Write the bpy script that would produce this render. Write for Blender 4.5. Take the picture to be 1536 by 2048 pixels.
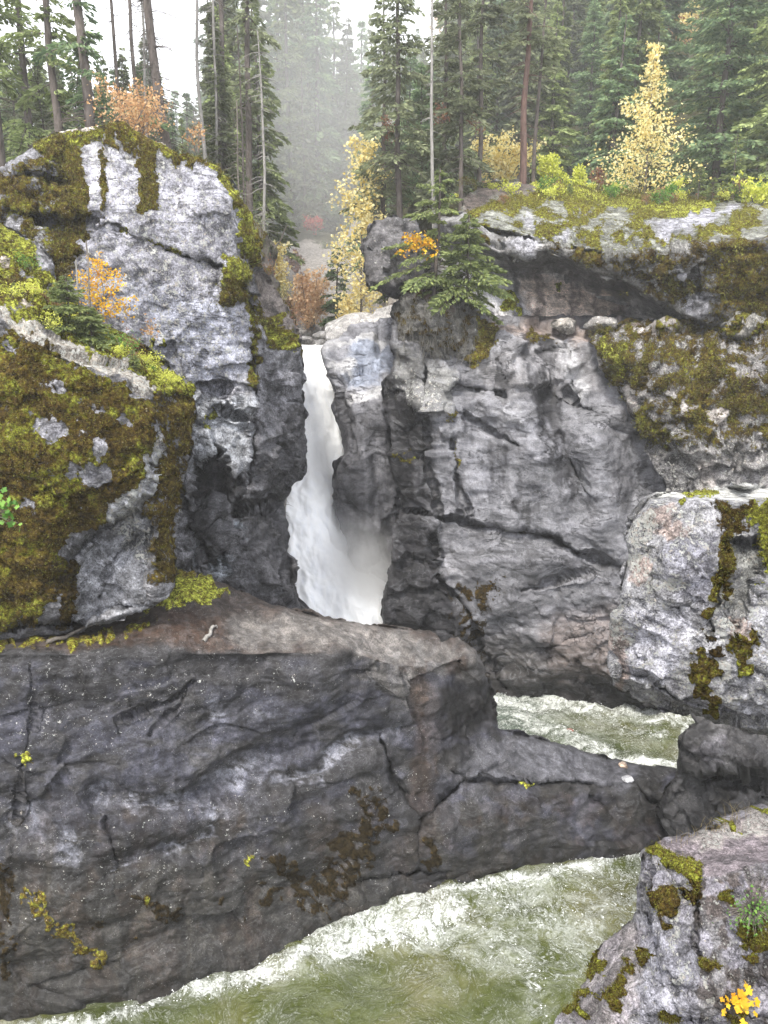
import bpy, math, random
import numpy as np
from mathutils import Vector, geometry as mgeo

# ------------------------------------------------------------------ camera, world, sun
for _o in list(bpy.data.objects):
    bpy.data.objects.remove(_o)
SC = bpy.context.scene
COL = SC.collection
R = math.radians
FPX, CX, CY, PITCH = 1607.0, 768.0, 1024.0, R(14.0)
cam_d = bpy.data.cameras.new('camera')
cam = bpy.data.objects.new('camera', cam_d)
COL.objects.link(cam)
cam.location = (0, 0, 0)
cam.rotation_euler = (R(90) - PITCH, 0, 0)
cam_d.sensor_fit = 'VERTICAL'
cam_d.sensor_height = 24.0
cam_d.lens = 24.0 * FPX / 2048.0
cam_d.clip_start = 0.1
cam_d.clip_end = 2000
SC.camera = cam
SC.render.resolution_x = 768
SC.render.resolution_y = 1024

SUN_EL, SUN_AZ = 56.0, -158.0         # azimuth from +Y: high, from behind the viewer's left shoulder
world = bpy.data.worlds.new('World')
SC.world = world
world.use_nodes = True
nt = world.node_tree
nt.nodes.clear()
wo = nt.nodes.new('ShaderNodeOutputWorld')
bg = nt.nodes.new('ShaderNodeBackground')
sky = nt.nodes.new('ShaderNodeTexSky')
sky.sky_type = 'NISHITA'
sky.sun_disc = False
sky.sun_elevation = R(SUN_EL)
sky.sun_rotation = R(SUN_AZ)
sky.air_density = 1.0
sky.dust_density = 3.0
mixs = nt.nodes.new('ShaderNodeMix')
mixs.data_type = 'RGBA'
mixs.inputs[0].default_value = 0.72    # thin bright overcast over the blue
mixs.inputs[7].default_value = (13.0, 13.0, 13.4, 1)
nt.links.new(sky.outputs[0], mixs.inputs[6])
nt.links.new(mixs.outputs[2], bg.inputs[0])
bg.inputs[1].default_value = 0.10
nt.links.new(bg.outputs[0], wo.inputs[0])

sun_d = bpy.data.lights.new('sun', 'SUN')
sun_d.energy = 3.0
sun_d.angle = R(14)
sun_d.color = (1.0, 0.95, 0.86)
sun = bpy.data.objects.new('sun', sun_d)
COL.objects.link(sun)
_sd = Vector((math.sin(R(SUN_AZ)) * math.cos(R(SUN_EL)), math.cos(R(SUN_AZ)) * math.cos(R(SUN_EL)), math.sin(R(SUN_EL))))
sun.rotation_euler = _sd.to_track_quat('Z', 'Y').to_euler()
sun.location = (0, 0, 60)

SC.view_settings.view_transform = 'Standard'
SC.view_settings.look = 'None'
SC.view_settings.gamma = 1
SC.view_settings.exposure = 1.38
SC.cycles.volume_step_rate = 4.0
SC.cycles.volume_max_steps = 64
SC.cycles.volume_bounces = 3
SC.cycles.max_bounces = 6
SC.cycles.transparent_max_bounces = 12

rng = np.random.default_rng(11)
random.seed(5)
ZR = -18.0                              # river level


# ------------------------------------------------------------------ geometry helpers
def pdir(px, py):
    x = (np.asarray(px, float) - CX) / FPX
    y = -(np.asarray(py, float) - CY) / FPX
    cy, sy = math.cos(PITCH), math.sin(PITCH)
    dy = cy + y * sy
    dz = -sy + y * cy
    return x / dy, dz / dy               # x and z per metre of forward distance


def at(px, py, D):
    a, b = pdir(px, py)
    return Vector((float(a) * D, D, float(b) * D))


def proj(x, y, z):
    """world -> photo pixel"""
    cy, sy = math.cos(PITCH), math.sin(PITCH)
    f = y * cy - z * sy
    u = y * sy + z * cy
    f = np.maximum(f, 1e-3)
    return CX + FPX * x / f, CY - FPX * u / f


def onz(px, py, z=ZR):
    a, b = pdir(px, py)
    return float(z / b)


_G = np.array([[1, 1, 0], [-1, 1, 0], [1, -1, 0], [-1, -1, 0], [1, 0, 1], [-1, 0, 1], [1, 0, -1], [-1, 0, -1],
               [0, 1, 1], [0, -1, 1], [0, 1, -1], [0, -1, -1], [1, 1, 0], [-1, 1, 0], [0, -1, 1], [0, -1, -1]], float)


def _hash(ix, iy, iz, seed):
    h = (ix * 73856093) ^ (iy * 19349663) ^ (iz * 83492791) ^ (seed * 971 + 12345)
    h &= 0x7fffffff
    h = ((h ^ (h >> 13)) * 1274126177) & 0x7fffffff
    h = ((h ^ (h >> 16)) * 668265263) & 0x7fffffff
    return h ^ (h >> 15)


def perlin(p, seed=0):
    sh = p.shape[:-1]
    p = p.reshape(-1, 3)
    i = np.floor(p).astype(np.int64)
    f = p - i
    u = f * f * f * (f * (f * 6 - 15) + 10)
    out = np.zeros(len(p))
    for dx in (0, 1):
        wx = u[:, 0] if dx else 1 - u[:, 0]
        for dy in (0, 1):
            wy = u[:, 1] if dy else 1 - u[:, 1]
            for dz in (0, 1):
                wz = u[:, 2] if dz else 1 - u[:, 2]
                g = _G[_hash(i[:, 0] + dx, i[:, 1] + dy, i[:, 2] + dz, seed) & 15]
                out += wx * wy * wz * (g[:, 0] * (f[:, 0] - dx) + g[:, 1] * (f[:, 1] - dy) + g[:, 2] * (f[:, 2] - dz))
    return out.reshape(sh)


def fbm(p, octs=4, seed=0, rough=0.5, ridged=False):
    a, s, tot = 1.0, 0.0, 0.0
    for o in range(octs):
        n = perlin(p * (2.03 ** o) + o * 17.3, seed + o)
        if ridged:
            n = 0.5 - np.abs(n) * 1.6
        s = s + a * n
        tot += a
        a *= rough
    return s / tot


def facets(p, seed=0):
    """chipped-block pattern: nearest cell's tilted plane, and F2-F1 (0 on joints)"""
    sh = p.shape[:-1]
    p = p.reshape(-1, 3)
    i = np.floor(p).astype(np.int64)
    d1 = np.full(len(p), 9.0)
    d2 = np.full(len(p), 9.0)
    h = np.zeros(len(p))
    for dx in (-1, 0, 1):
        for dy in (-1, 0, 1):
            for dz in (-1, 0, 1):
                c = i + np.array([dx, dy, dz])
                k = _hash(c[:, 0], c[:, 1], c[:, 2], seed)
                k2 = _hash(c[:, 0], c[:, 1], c[:, 2], seed + 77)
                fp = c + np.stack([(k & 255) / 255., ((k >> 8) & 255) / 255., ((k >> 16) & 255) / 255.], 1)
                r = p - fp
                d = (r * r).sum(1)
                t = np.stack([(k2 & 255) / 127.5 - 1, ((k2 >> 8) & 255) / 127.5 - 1, ((k2 >> 16) & 255) / 127.5 - 1], 1)
                hh = (r * t).sum(1) * 0.9 + ((k2 >> 20) & 255) / 255. - 0.5
                nearer = d < d1
                d2 = np.where(nearer, d1, np.minimum(d2, d))
                h = np.where(nearer, hh, h)
                d1 = np.where(nearer, d, d1)
    return h.reshape(sh), (np.sqrt(d2) - np.sqrt(d1)).reshape(sh)


def sstep(a, b, x):
    t = np.clip((x - a) / (b - a), 0, 1)
    return t * t * (3 - 2 * t)


def seg_dist(px, py, pts, closed=False):
    P = [tuple(q[:2]) for q in pts]
    if closed:
        P = P + [P[0]]
    best = np.full(px.shape, 1e9)
    for (x0, y0), (x1, y1) in zip(P[:-1], P[1:]):
        dx, dy = x1 - x0, y1 - y0
        L = dx * dx + dy * dy + 1e-9
        t = np.clip(((px - x0) * dx + (py - y0) * dy) / L, 0, 1)
        best = np.minimum(best, (px - x0 - t * dx) ** 2 + (py - y0 - t * dy) ** 2)
    return np.sqrt(best)


def in_poly(px, py, pts):
    ins = np.zeros(px.shape, bool)
    n = len(pts)
    for k in range(n):
        x0, y0 = pts[k][:2]
        x1, y1 = pts[(k + 1) % n][:2]
        if y0 == y1:
            continue
        c = ((y0 > py) != (y1 > py)) & (px < (x1 - x0) * (py - y0) / (y1 - y0) + x0)
        ins ^= c
    return ins


def blur(a, k):
    for _ in range(k):
        p = np.pad(a, 1, mode='edge')
        a = (p[:-2, 1:-1] + p[2:, 1:-1] + p[1:-1, :-2] + p[1:-1, 2:] + 2 * p[1:-1, 1:-1]) / 6
    return a


def rough_outline(pts, amp, seed):
    """densify with fractal wobble, all but the far-off-frame points stay put"""
    r = np.random.default_rng(seed)
    P = [np.array(p[:2], float) for p in pts]
    a = amp
    for it in range(5):
        Q = []
        n = len(P)
        for k in range(n):
            p, q = P[k], P[(k + 1) % n]
            Q.append(p)
            d = q - p
            L = np.hypot(*d)
            if L > 7:
                nrm = np.array([-d[1], d[0]]) / L
                Q.append((p + q) / 2 + nrm * r.normal() * min(a, L * 0.13))
        P = Q
        a *= 0.62
    return [tuple(p) for p in P]


# ------------------------------------------------------------------ tagging
def tag(o, label=None, cat=None, group=None, kind=None):
    if label: o['label'] = label
    if cat: o['category'] = cat
    if group: o['group'] = group
    if kind: o['kind'] = kind
    return o


def empty(name, loc):
    o = bpy.data.objects.new(name, None)
    o.empty_display_size = 0.3
    COL.objects.link(o)
    o.location = loc
    return o


def mesh_obj(name, verts, faces, mat, parent=None, smooth=True, attrs=None, origin=None, face_mats=None):
    me = bpy.data.meshes.new(name)
    V = np.asarray(verts, float)
    if origin is None:
        if parent is None:
            origin = np.array([V[:, 0].mean(), V[:, 1].mean(), V[:, 2].min()])
        else:
            origin = np.array([0, 0, 0.])
    V = V - origin
    if isinstance(faces, np.ndarray):
        nf, k = faces.shape
        me.vertices.add(len(V))
        me.vertices.foreach_set('co', V.astype(np.float32).ravel())
        me.loops.add(nf * k)
        me.loops.foreach_set('vertex_index', faces.astype(np.int32).ravel())
        me.polygons.add(nf)
        me.polygons.foreach_set('loop_start', np.arange(0, nf * k, k, dtype=np.int32))
        me.polygons.foreach_set('loop_total', np.full(nf, k, dtype=np.int32))
        me.update(calc_edges=True)
    else:
        me.from_pydata(V.tolist(), [], faces)
        me.update()
    if attrs:
        for an, arr in attrs.items():
            at_ = me.attributes.new(an, 'FLOAT_COLOR', 'POINT')
            at_.data.foreach_set('color', arr.astype(np.float32).ravel())
    if smooth:
        me.polygons.foreach_set('use_smooth', np.ones(len(me.polygons), bool))
    for m in (mat if isinstance(mat, (list, tuple)) else [mat]):
        me.materials.append(m)
    if face_mats is not None:
        me.polygons.foreach_set('material_index', np.asarray(face_mats, np.int32))
    me.validate()
    o = bpy.data.objects.new(name, me)
    COL.objects.link(o)
    if parent is not None:
        o.parent = parent
    else:
        o.location = origin
    return o


# ------------------------------------------------------------------ node helper
class NT:
    def __init__(s, name):
        s.m = bpy.data.materials.new(name)
        s.m.use_nodes = True
        s.t = s.m.node_tree
        s.t.nodes.clear()
        s.out = s.n('ShaderNodeOutputMaterial')

    def n(s, typ, **kw):
        nd = s.t.nodes.new(typ)
        for k, v in kw.items():
            setattr(nd, k, v)
        return nd

    def l(s, a, b):
        s.t.links.new(a, b)

    def put(s, sock, v):
        if v is None:
            return
        if isinstance(v, (int, float)):
            sock.default_value = v
        elif isinstance(v, (tuple, list)):
            sock.default_value = tuple(v) + ((1,) if len(v) == 3 and len(sock.default_value) == 4 else ())
        else:
            s.l(v, sock)

    def math(s, op, a, b=None, c=None, clamp=False):
        nd = s.n('ShaderNodeMath', operation=op, use_clamp=clamp)
        s.put(nd.inputs[0], a); s.put(nd.inputs[1], b)
        if c is not None: s.put(nd.inputs[2], c)
        return nd.outputs[0]

    def mix(s, f, a, b, blend='MIX'):
        nd = s.n('ShaderNodeMix', data_type='RGBA', blend_type=blend)
        s.put(nd.inputs[0], f); s.put(nd.inputs[6], a); s.put(nd.inputs[7], b)
        return nd.outputs[2]

    def noise(s, vec, scale, detail=4, rough=0.55, dist=0.0):
        nd = s.n('ShaderNodeTexNoise')
        s.put(nd.inputs['Vector'], vec)
        nd.inputs['Scale'].default_value = scale
        nd.inputs['Detail'].default_value = detail
        nd.inputs['Roughness'].default_value = rough
        nd.inputs['Distortion'].default_value = dist
        return nd.outputs['Fac']

    def vor(s, vec, scale, feature='F1', out='Distance', rnd=1.0):
        nd = s.n('ShaderNodeTexVoronoi', feature=feature)
        s.put(nd.inputs['Vector'], vec)
        nd.inputs['Scale'].default_value = scale
        nd.inputs['Randomness'].default_value = rnd
        return nd.outputs[out]

    def mapr(s, v, a, b, c=0.0, d=1.0, smooth=True):
        nd = s.n('ShaderNodeMapRange')
        nd.interpolation_type = 'SMOOTHSTEP' if smooth else 'LINEAR'
        s.put(nd.inputs[0], v)
        for k, x in zip((1, 2, 3, 4), (a, b, c, d)):
            s.put(nd.inputs[k], x)
        return nd.outputs[0]

    def mapping(s, vec, scale=(1, 1, 1), rot=(0, 0, 0)):
        nd = s.n('ShaderNodeMapping')
        s.put(nd.inputs[0], vec)
        nd.inputs['Scale'].default_value = scale
        nd.inputs['Rotation'].default_value = rot
        return nd.outputs[0]

    def ramp(s, v, stops):
        nd = s.n('ShaderNodeValToRGB')
        e = nd.color_ramp.elements
        while len(e) < len(stops):
            e.new(0.5)
        for k, (p, c) in enumerate(stops):
            e[k].position = p
            e[k].color = tuple(c) + (1,)
        s.put(nd.inputs[0], v)
        return nd.outputs[0]

    def bump(s, h, strength, dist, normal=None):
        nd = s.n('ShaderNodeBump')
        nd.inputs['Strength'].default_value = strength
        nd.inputs['Distance'].default_value = dist
        s.put(nd.inputs['Height'], h)
        if normal is not None:
            s.l(normal, nd.inputs['Normal'])
        return nd.outputs[0]

    def bsdf(s, color, rough, normal=None, spec=0.5, **kw):
        nd = s.n('ShaderNodeBsdfPrincipled')
        s.put(nd.inputs['Base Color'], color)
        s.put(nd.inputs['Roughness'], rough)
        s.put(nd.inputs['Specular IOR Level'], spec)
        if normal is not None:
            s.l(normal, nd.inputs['Normal'])
        for k, v in kw.items():
            s.put(nd.inputs[k.replace('_', ' ')], v)
        s.l(nd.outputs[0], s.out.inputs[0])
        return nd


def rock_material(name, ts=1.0, smoothrock=0.0, noisy=1.0, spec=0.3, veins=0.35, bumpk=1.0, flow=(0.25, 0.5, 1.6), flow_rot=(0, R(12), 0)):
    """ts: texture scale (bigger = finer, for near rock). smoothrock: water-worn look with long flow lines"""
    s = NT(name)
    tc = s.n('ShaderNodeTexCoord')
    P = tc.outputs['Object']
    a1 = s.n('ShaderNodeAttribute', attribute_name='tint')
    a2 = s.n('ShaderNodeAttribute', attribute_name='cover')
    sep = s.n('ShaderNodeSeparateColor')
    s.l(a2.outputs['Color'], sep.inputs[0])
    moss, hue, lich = sep.outputs[0], sep.outputs[1], sep.outputs[2]
    wet = a2.outputs['Alpha']
    big = s.noise(P, 0.55 * ts, 4, 0.6)
    calm = s.mapr(s.noise(P, 0.4 * ts, 3, 0.5), 0.42, 0.58, 0.35, 1.0)
    mid = s.noise(P, 3.1 * ts, 9, 0.68)
    grain = s.noise(P, 22 * ts, 5, 0.7)
    q = noisy
    v1 = s.mapr(mid, 0.37, 0.63, 1 - 0.62 * q, 1 + 0.65 * q, False)
    v2 = s.mapr(big, 0.36, 0.64, 0.7, 1.3, False)
    v3 = s.mapr(grain, 0.37, 0.63, 1 - 0.5 * q, 1 + 0.5 * q, False)
    v = s.math('MULTIPLY', s.math('MULTIPLY', v1, v2), v3)
    col = s.mix(1.0, a1.outputs['Color'], v, 'MULTIPLY')
    # flowing bands of the water-worn rock
    fv = s.mapping(P, flow, flow_rot)
    fl = s.noise(fv, 2.2 * ts, 7, 0.62, 1.2)
    fl2 = s.math('ABSOLUTE', s.math('SUBTRACT', fl, 0.5))
    band = s.mapr(fl2, 0.0, 0.03, 1.0, 0.0)
    bl = s.mapr(fl, 0.34, 0.66, 0.68, 1.38, False)
    if smoothrock:
        col = s.mix(smoothrock, col, s.mix(1.0, col, bl, 'MULTIPLY'))
    col = s.mix(s.math('MULTIPLY', band, veins * 0.6), col, (0.28, 0.285, 0.31))
    # dark pits and fine cracks
    wv = s.n('ShaderNodeVectorMath', operation='ADD')
    wn = s.n('ShaderNodeTexNoise'); wn.inputs['Scale'].default_value = 1.7 * ts; wn.inputs['Detail'].default_value = 4
    s.l(P, wn.inputs['Vector']); s.l(P, wv.inputs[0])
    sc_ = s.n('ShaderNodeVectorMath', operation='SCALE'); sc_.inputs['Scale'].default_value = 0.9 / ts
    s.l(wn.outputs['Color'], sc_.inputs[0]); s.l(sc_.outputs[0], wv.inputs[1])
    crk = s.vor(wv.outputs[0], 0.62 * ts, 'DISTANCE_TO_EDGE')
    crkm = s.mapr(crk, 0.0, 0.018, 1.0, 0.0)
    crkm = s.math('MULTIPLY', crkm, s.mapr(s.noise(P, 1.3 * ts, 2), 0.54, 0.64))
    crkm = s.math('MULTIPLY', crkm, 0.55 * (1 - 0.8 * smoothrock))
    col = s.mix(crkm, col, (0.018, 0.017, 0.017))
    # crisp blotches, creases, pits and pale specks
    m2 = s.noise(P, 4.6 * ts, 9, 0.74)
    blot = s.mapr(m2, 0.455, 0.545, 0.62, 1.28)
    col = s.mix(s.math('MULTIPLY', calm, 0.8 * noisy), col, s.mix(1.0, col, blot, 'MULTIPLY'))
    cre = s.noise(s.mapping(P, (1, 1, 1.5) if not smoothrock else tuple(q * 0.9 for q in flow), flow_rot), 1.5 * ts, 7, 0.66, 0.5)
    crease = s.mapr(s.math('ABSOLUTE', s.math('SUBTRACT', cre, 0.5)), 0.0, 0.012, 1.0, 0.0)
    crease = s.math('MULTIPLY', crease, s.mapr(big, 0.42, 0.6, 0.0, 1.0))
    col = s.mix(s.math('MULTIPLY', crease, 0.6), col, (0.02, 0.02, 0.022))
    pit = s.math('MULTIPLY', s.mapr(s.vor(P, 8 * ts), 0.08, 0.2, 1.0, 0.0), s.mapr(s.noise(P, 2.3 * ts, 4, 0.6), 0.5, 0.6))
    col = s.mix(s.math('MULTIPLY', pit, 0.65), col, (0.02, 0.02, 0.02))
    wsp = s.math('MULTIPLY', s.mapr(s.vor(wv.outputs[0], 15 * ts), 0.10, 0.2, 1.0, 0.0), s.mapr(s.noise(P, 1.9 * ts, 5, 0.7), 0.47, 0.58))
    col = s.mix(s.math('MULTIPLY', wsp, 0.5), col, (0.42, 0.42, 0.41))
    # wet / algae darkening that belongs to the stone (stain)
    streak = s.noise(s.mapping(P, (2.2, 2.2, 0.22)), 1.5 * ts, 6, 0.6)
    wm = s.math('MULTIPLY', wet, s.mapr(streak, 0.36, 0.58, 0.4, 1.0))
    col = s.mix(wm, col, s.mix(1.0, col, (0.24, 0.235, 0.25), 'MULTIPLY'))
    # lichen: crusty pale patches, each thresholded by the painted amount
    ln = s.noise(P, 5.5 * ts, 8, 0.72)
    ln2 = s.noise(P, 17 * ts, 4, 0.7)
    ls = s.math('ADD', s.math('MULTIPLY', ln, 0.55), s.math('MULTIPLY', ln2, 0.45))
    th = s.mapr(lich, 0, 1, 0.63, 0.45, False)
    lm = s.mapr(s.math('SUBTRACT', ls, th), 0.0, 0.035)
    lm = s.math('MULTIPLY', lm, s.math('MINIMUM', s.math('MULTIPLY', lich, 6.0), 1.0))
    lcol = s.ramp(s.noise(P, 9 * ts, 2), [(0.35, (0.50, 0.49, 0.47)), (0.5, (0.38, 0.40, 0.38)), (0.65, (0.42, 0.38, 0.34))])
    col = s.mix(s.math('MULTIPLY', lm, 0.9), col, lcol)
    # moss
    mn = s.noise(P, 2.6 * ts, 8, 0.7)
    mn2 = s.noise(P, 13 * ts, 5, 0.75)
    mm = s.math('ADD', moss, s.math('MULTIPLY', s.math('SUBTRACT', s.math('ADD', s.math('MULTIPLY', mn, 0.6), s.math('MULTIPLY', mn2, 0.4)), 0.5), 3.2))
    mm = s.mapr(mm, 0.30, 0.50)
    mm = s.math('MULTIPLY', mm, s.math('MINIMUM', s.math('MULTIPLY', moss, 7.0), 1.0))
    hn = s.math('ADD', hue, s.math('MULTIPLY', s.math('SUBTRACT', s.noise(P, 7.5 * ts, 8, 0.78), 0.5), s.math('MULTIPLY_ADD', hue, 5.0, 0.5)), clamp=True)
    mcol = s.ramp(hn, [(0.0, (0.016, 0.012, 0.006)), (0.25, (0.055, 0.036, 0.010)), (0.45, (0.095, 0.075, 0.014)),
                       (0.62, (0.12, 0.12, 0.018)), (0.8, (0.19, 0.21, 0.028)), (1.0, (0.32, 0.34, 0.06))])
    mcol = s.mix(1.0, mcol, s.mapr(mn2, 0.38, 0.62, 0.3, 1.8, False), 'MULTIPLY')
    speck = s.mapr(s.vor(P, 10 * ts), 0.13, 0.22, 1.0, 0.0)
    speck = s.math('MULTIPLY', speck, s.mapr(s.noise(P, 3.3 * ts, 3), 0.44, 0.6))
    mcol = s.mix(s.math('MULTIPLY', speck, s.mapr(hue, 0.1, 0.4, 0.0, 0.7)), mcol, (0.36, 0.32, 0.23))
    col = s.mix(mm, col, mcol)
    # bump
    h = s.math('ADD', s.math('ADD', s.math('MULTIPLY', mid, 0.9 * noisy), s.math('MULTIPLY', m2, 0.5 * noisy)), s.math('MULTIPLY', grain, 0.22 * noisy))
    h = s.math('SUBTRACT', h, s.math('MULTIPLY', s.math('MAXIMUM', crease, pit), 0.35))
    h = s.math('SUBTRACT', h, s.math('MULTIPLY', crkm, 0.5))
    h = s.math('ADD', h, s.math('MULTIPLY', fl, 0.36 * smoothrock))
    h = s.math('ADD', h, s.math('MULTIPLY', lm, 0.06))
    h = s.math('ADD', h, s.math('MULTIPLY', mm, s.math('ADD', 0.15, s.math('MULTIPLY', mn2, 0.7))))
    h = s.math('MULTIPLY', h, s.mapr(calm, 0.35, 1.0, 0.55, 1.0, False))
    nb = s.bump(h, 1.0 * bumpk, (0.38 if not smoothrock else 0.24) / ts)
    rough = s.mapr(wm, 0, 1, 0.85 - 0.2 * smoothrock, 0.35, False)
    rough = s.math('MAXIMUM', rough, s.math('MULTIPLY', s.math('MAXIMUM', mm, lm), 0.95))
    s.bsdf(col, rough, nb, spec=s.mapr(mm, 0, 1, spec, 0.05, False))
    return s.m


# ------------------------------------------------------------------ the rock sculptor
class Ctx:
    pass


def rock(name, outline, inner=(), ridges=(), step=3.0, thick=4.0, rim=(26, 0.8), disp=(), sculpt=None, paint=None,
         tint=(0.2, 0.2, 0.21), mat=None, wob=5, seed=1, soften=2, rand_tint=0.2, shrink=0.12, dark=0.72):
    """A solid rock: its front follows an outline whose every point has its own distance, the sides and back close it."""
    edge = rough_outline(outline, wob, seed)
    ex = np.array([e[0] for e in edge]); ey = np.array([e[1] for e in edge])
    x0, x1, y0, y1 = ex.min() - 2 * step, ex.max() + 2 * step, ey.min() - 2 * step, ey.max() + 2 * step
    nx, ny = int((x1 - x0) / step) + 1, int((y1 - y0) / step) + 1
    PX, PY = np.meshgrid(x0 + np.arange(nx) * step, y0 + np.arange(ny) * step)
    # distance surface from the control points
    cps, edges = [], []
    for k, p in enumerate(outline):
        cps.append(p); edges.append((k, (k + 1) % len(outline)))
    for p in inner:
        cps.append(p)
    for rd in ridges:
        b = len(cps)
        for k, p in enumerate(rd):
            cps.append(p)
            if k: edges.append((b + k - 1, b + k))
    r = mgeo.delaunay_2d_cdt([Vector((p[0], p[1])) for p in cps], edges, [], 0, 1e-4)
    vs, tris, orig = r[0], r[2], r[3]
    CD = np.array([p[2] for p in cps], float)
    CXY = np.array([[p[0], p[1]] for p in cps], float)
    vd = []
    for k, v in enumerate(vs):
        if orig[k]:
            vd.append(CD[orig[k][0]])
        else:
            w = 1 / (((CXY - np.array([v.x, v.y])) ** 2).sum(1) + 1)
            vd.append(float((w ** 2 * CD).sum() / (w ** 2).sum()))
    D = np.zeros(PX.shape); W = np.zeros(PX.shape)
    for p in cps:
        w = 1 / ((PX - p[0]) ** 2 + (PY - p[1]) ** 2 + 4) ** 2
        D += w * p[2]; W += w
    D /= W
    for t in tris:
        a, b, c = (vs[q] for q in t[:3])
        da, db, dc = (vd[q] for q in t[:3])
        i0 = max(0, int((min(a.x, b.x, c.x) - x0) / step) - 1); i1 = min(nx, int((max(a.x, b.x, c.x) - x0) / step) + 2)
        j0 = max(0, int((min(a.y, b.y, c.y) - y0) / step) - 1); j1 = min(ny, int((max(a.y, b.y, c.y) - y0) / step) + 2)
        X = PX[j0:j1, i0:i1]; Y = PY[j0:j1, i0:i1]
        den = (b.y - c.y) * (a.x - c.x) + (c.x - b.x) * (a.y - c.y)
        if abs(den) < 1e-6: continue
        l1 = ((b.y - c.y) * (X - c.x) + (c.x - b.x) * (Y - c.y)) / den
        l2 = ((c.y - a.y) * (X - c.x) + (a.x - c.x) * (Y - c.y)) / den
        l3 = 1 - l1 - l2
        m = (l1 > -1e-6) & (l2 > -1e-6) & (l3 > -1e-6)
        D[j0:j1, i0:i1][m] = (l1 * da + l2 * db + l3 * dc)[m]
    D = blur(D, soften)
    de = seg_dist(PX, PY, outline, True)
    if rim[0]:
        q = np.clip(1 - de / rim[0], 0, 1)
        D = D + rim[1] * (1 - np.sqrt(np.maximum(0, 1 - q * q)))
    c = Ctx()
    c.px, c.py, c.step, c.de = PX, PY, step, de

    def pos(D):
        a, b = pdir(PX, PY)
        return np.stack([a * D, D, b * D], -1)

    def normals(Q):
        du = np.gradient(Q, axis=1); dv = np.gradient(Q, axis=0)
        n = np.cross(du, dv)
        n /= np.linalg.norm(n, axis=-1, keepdims=True) + 1e-9
        s = np.sign((n * Q).sum(-1, keepdims=True))
        return n * np.where(s > 0, -1, 1)

    c.pos = pos(D)
    npx = np.stack([PX, PY, np.full(PX.shape, seed * 3.7)], -1)
    wob1 = fbm(npx / 34.0, 4, seed + 50, 0.6) * 34 * 1.1
    wob2 = fbm(npx / 34.0 + 40, 4, seed + 60, 0.6) * 34 * 1.1

    def poly(pts, soft=6, wobk=1.0):
        x, y = PX + wob1 * wobk, PY + wob2 * wobk
        d = seg_dist(x, y, pts, True)
        d = np.where(in_poly(x, y, pts), d, -d)
        return sstep(-soft, soft, d)

    def line(pts, w, soft=None, wobk=0.5):
        soft = soft or w
        d = seg_dist(PX + wob1 * wobk, PY + wob2 * wobk, pts)
        return 1 - sstep(w, w + soft, d)

    def spots(lst, soft=4, wobk=1.0):
        m = np.zeros(PX.shape)
        for (x, y, rx, ry) in lst:
            d = np.hypot((PX + wob1 * wobk - x) / rx, (PY + wob2 * wobk - y) / ry)
            m = np.maximum(m, 1 - sstep(0.7, 1.15, d))
        return m

    def noise(sx, sy=None, sd=0, octs=4, ridged=False):
        sy = sy or sx
        q = np.stack([(PX + wob1 * 0.4) / sx, (PY + wob2 * 0.4) / sy, np.full(PX.shape, sd * 5.1 + seed)], -1)
        return fbm(q, octs, seed + sd, 0.55, ridged) * 1.3 + 0.5

    c.poly, c.line, c.spots, c.noise = poly, line, spots, noise
    c.D = D
    c.puff = np.zeros(PX.shape)

    def crack(pts, w, depth, wobk=0.35, lip=0.0, below=0.0, L=40):
        """groove; lip: side below the line steps back by `below` metres, fading over L px"""
        x, y = PX + wob1 * wobk, PY + wob2 * wobk
        d = seg_dist(x, y, pts)
        brk = 0.45 + 0.9 * np.clip(noise(60, None, 91, 2), 0, 1)
        c.D = c.D + 1.7 * depth * np.exp(-(d / (w * 0.85 * brk)) ** 2)
        if below:
            ys = np.interp(x, [p[0] for p in pts], [p[1] for p in pts])
            inx = (x > min(p[0] for p in pts)) & (x < max(p[0] for p in pts))
            s_ = np.where((y > ys) & inx, np.exp(-(y - ys) / L), 0)
            c.D = c.D + below * blur(s_, 1)
    c.crack = crack
    if sculpt: sculpt(c)
    D = c.D
    Q = pos(D)
    N = normals(blur3(Q, 3))
    c.pos, c.nrm = Q, N
    T = np.zeros(PX.shape)
    for d in disp:
        kind, sc_, amp = d[0], d[1], d[2]
        sd = d[3] if len(d) > 3 else seed
        msk = d[4] if len(d) > 4 else 1.0
        if callable(msk): msk = msk(c)
        scv = np.array(sc_ if isinstance(sc_, (tuple, list)) else (sc_,) * 3, float)
        q = Q / scv
        q = q + 0.18 * np.stack([perlin(Q / scv * 1.9 + 9, sd + 5), perlin(Q / scv * 1.9 + 31, sd + 6), perlin(Q / scv * 1.9 + 53, sd + 7)], -1)
        if kind == 'fbm': T += amp * fbm(q, 5, sd, 0.5) * msk
        if kind == 'ridge': T += amp * fbm(q, 4, sd, 0.5, True) * msk
        if kind == 'facet':
            h, e = facets(q, sd)
            T += amp * h * msk
        if kind == 'joint':
            h, e = facets(q, sd)
            T += (amp * h * 0.6 - abs(amp) * 0.9 * (1 - sstep(0.0, 0.10, e))) * msk
    T += c.puff
    T = T * (0.3 + 0.7 * sstep(0, 16, de))
    Q = Q + N * T[..., None]
    N = normals(Q)
    c.pos, c.nrm, c.up = Q, N, N[..., 2]
    c.disp = T
    # paint
    c.t = np.ones(PX.shape + (3,)) * np.array(tint)
    c.moss = np.zeros(PX.shape); c.hue = np.full(PX.shape, 0.4); c.lich = np.zeros(PX.shape); c.wet = np.zeros(PX.shape)
    c.t *= (1 - rand_tint + 2 * rand_tint * np.clip(noise(90, None, 7), 0, 1))[..., None]

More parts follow.
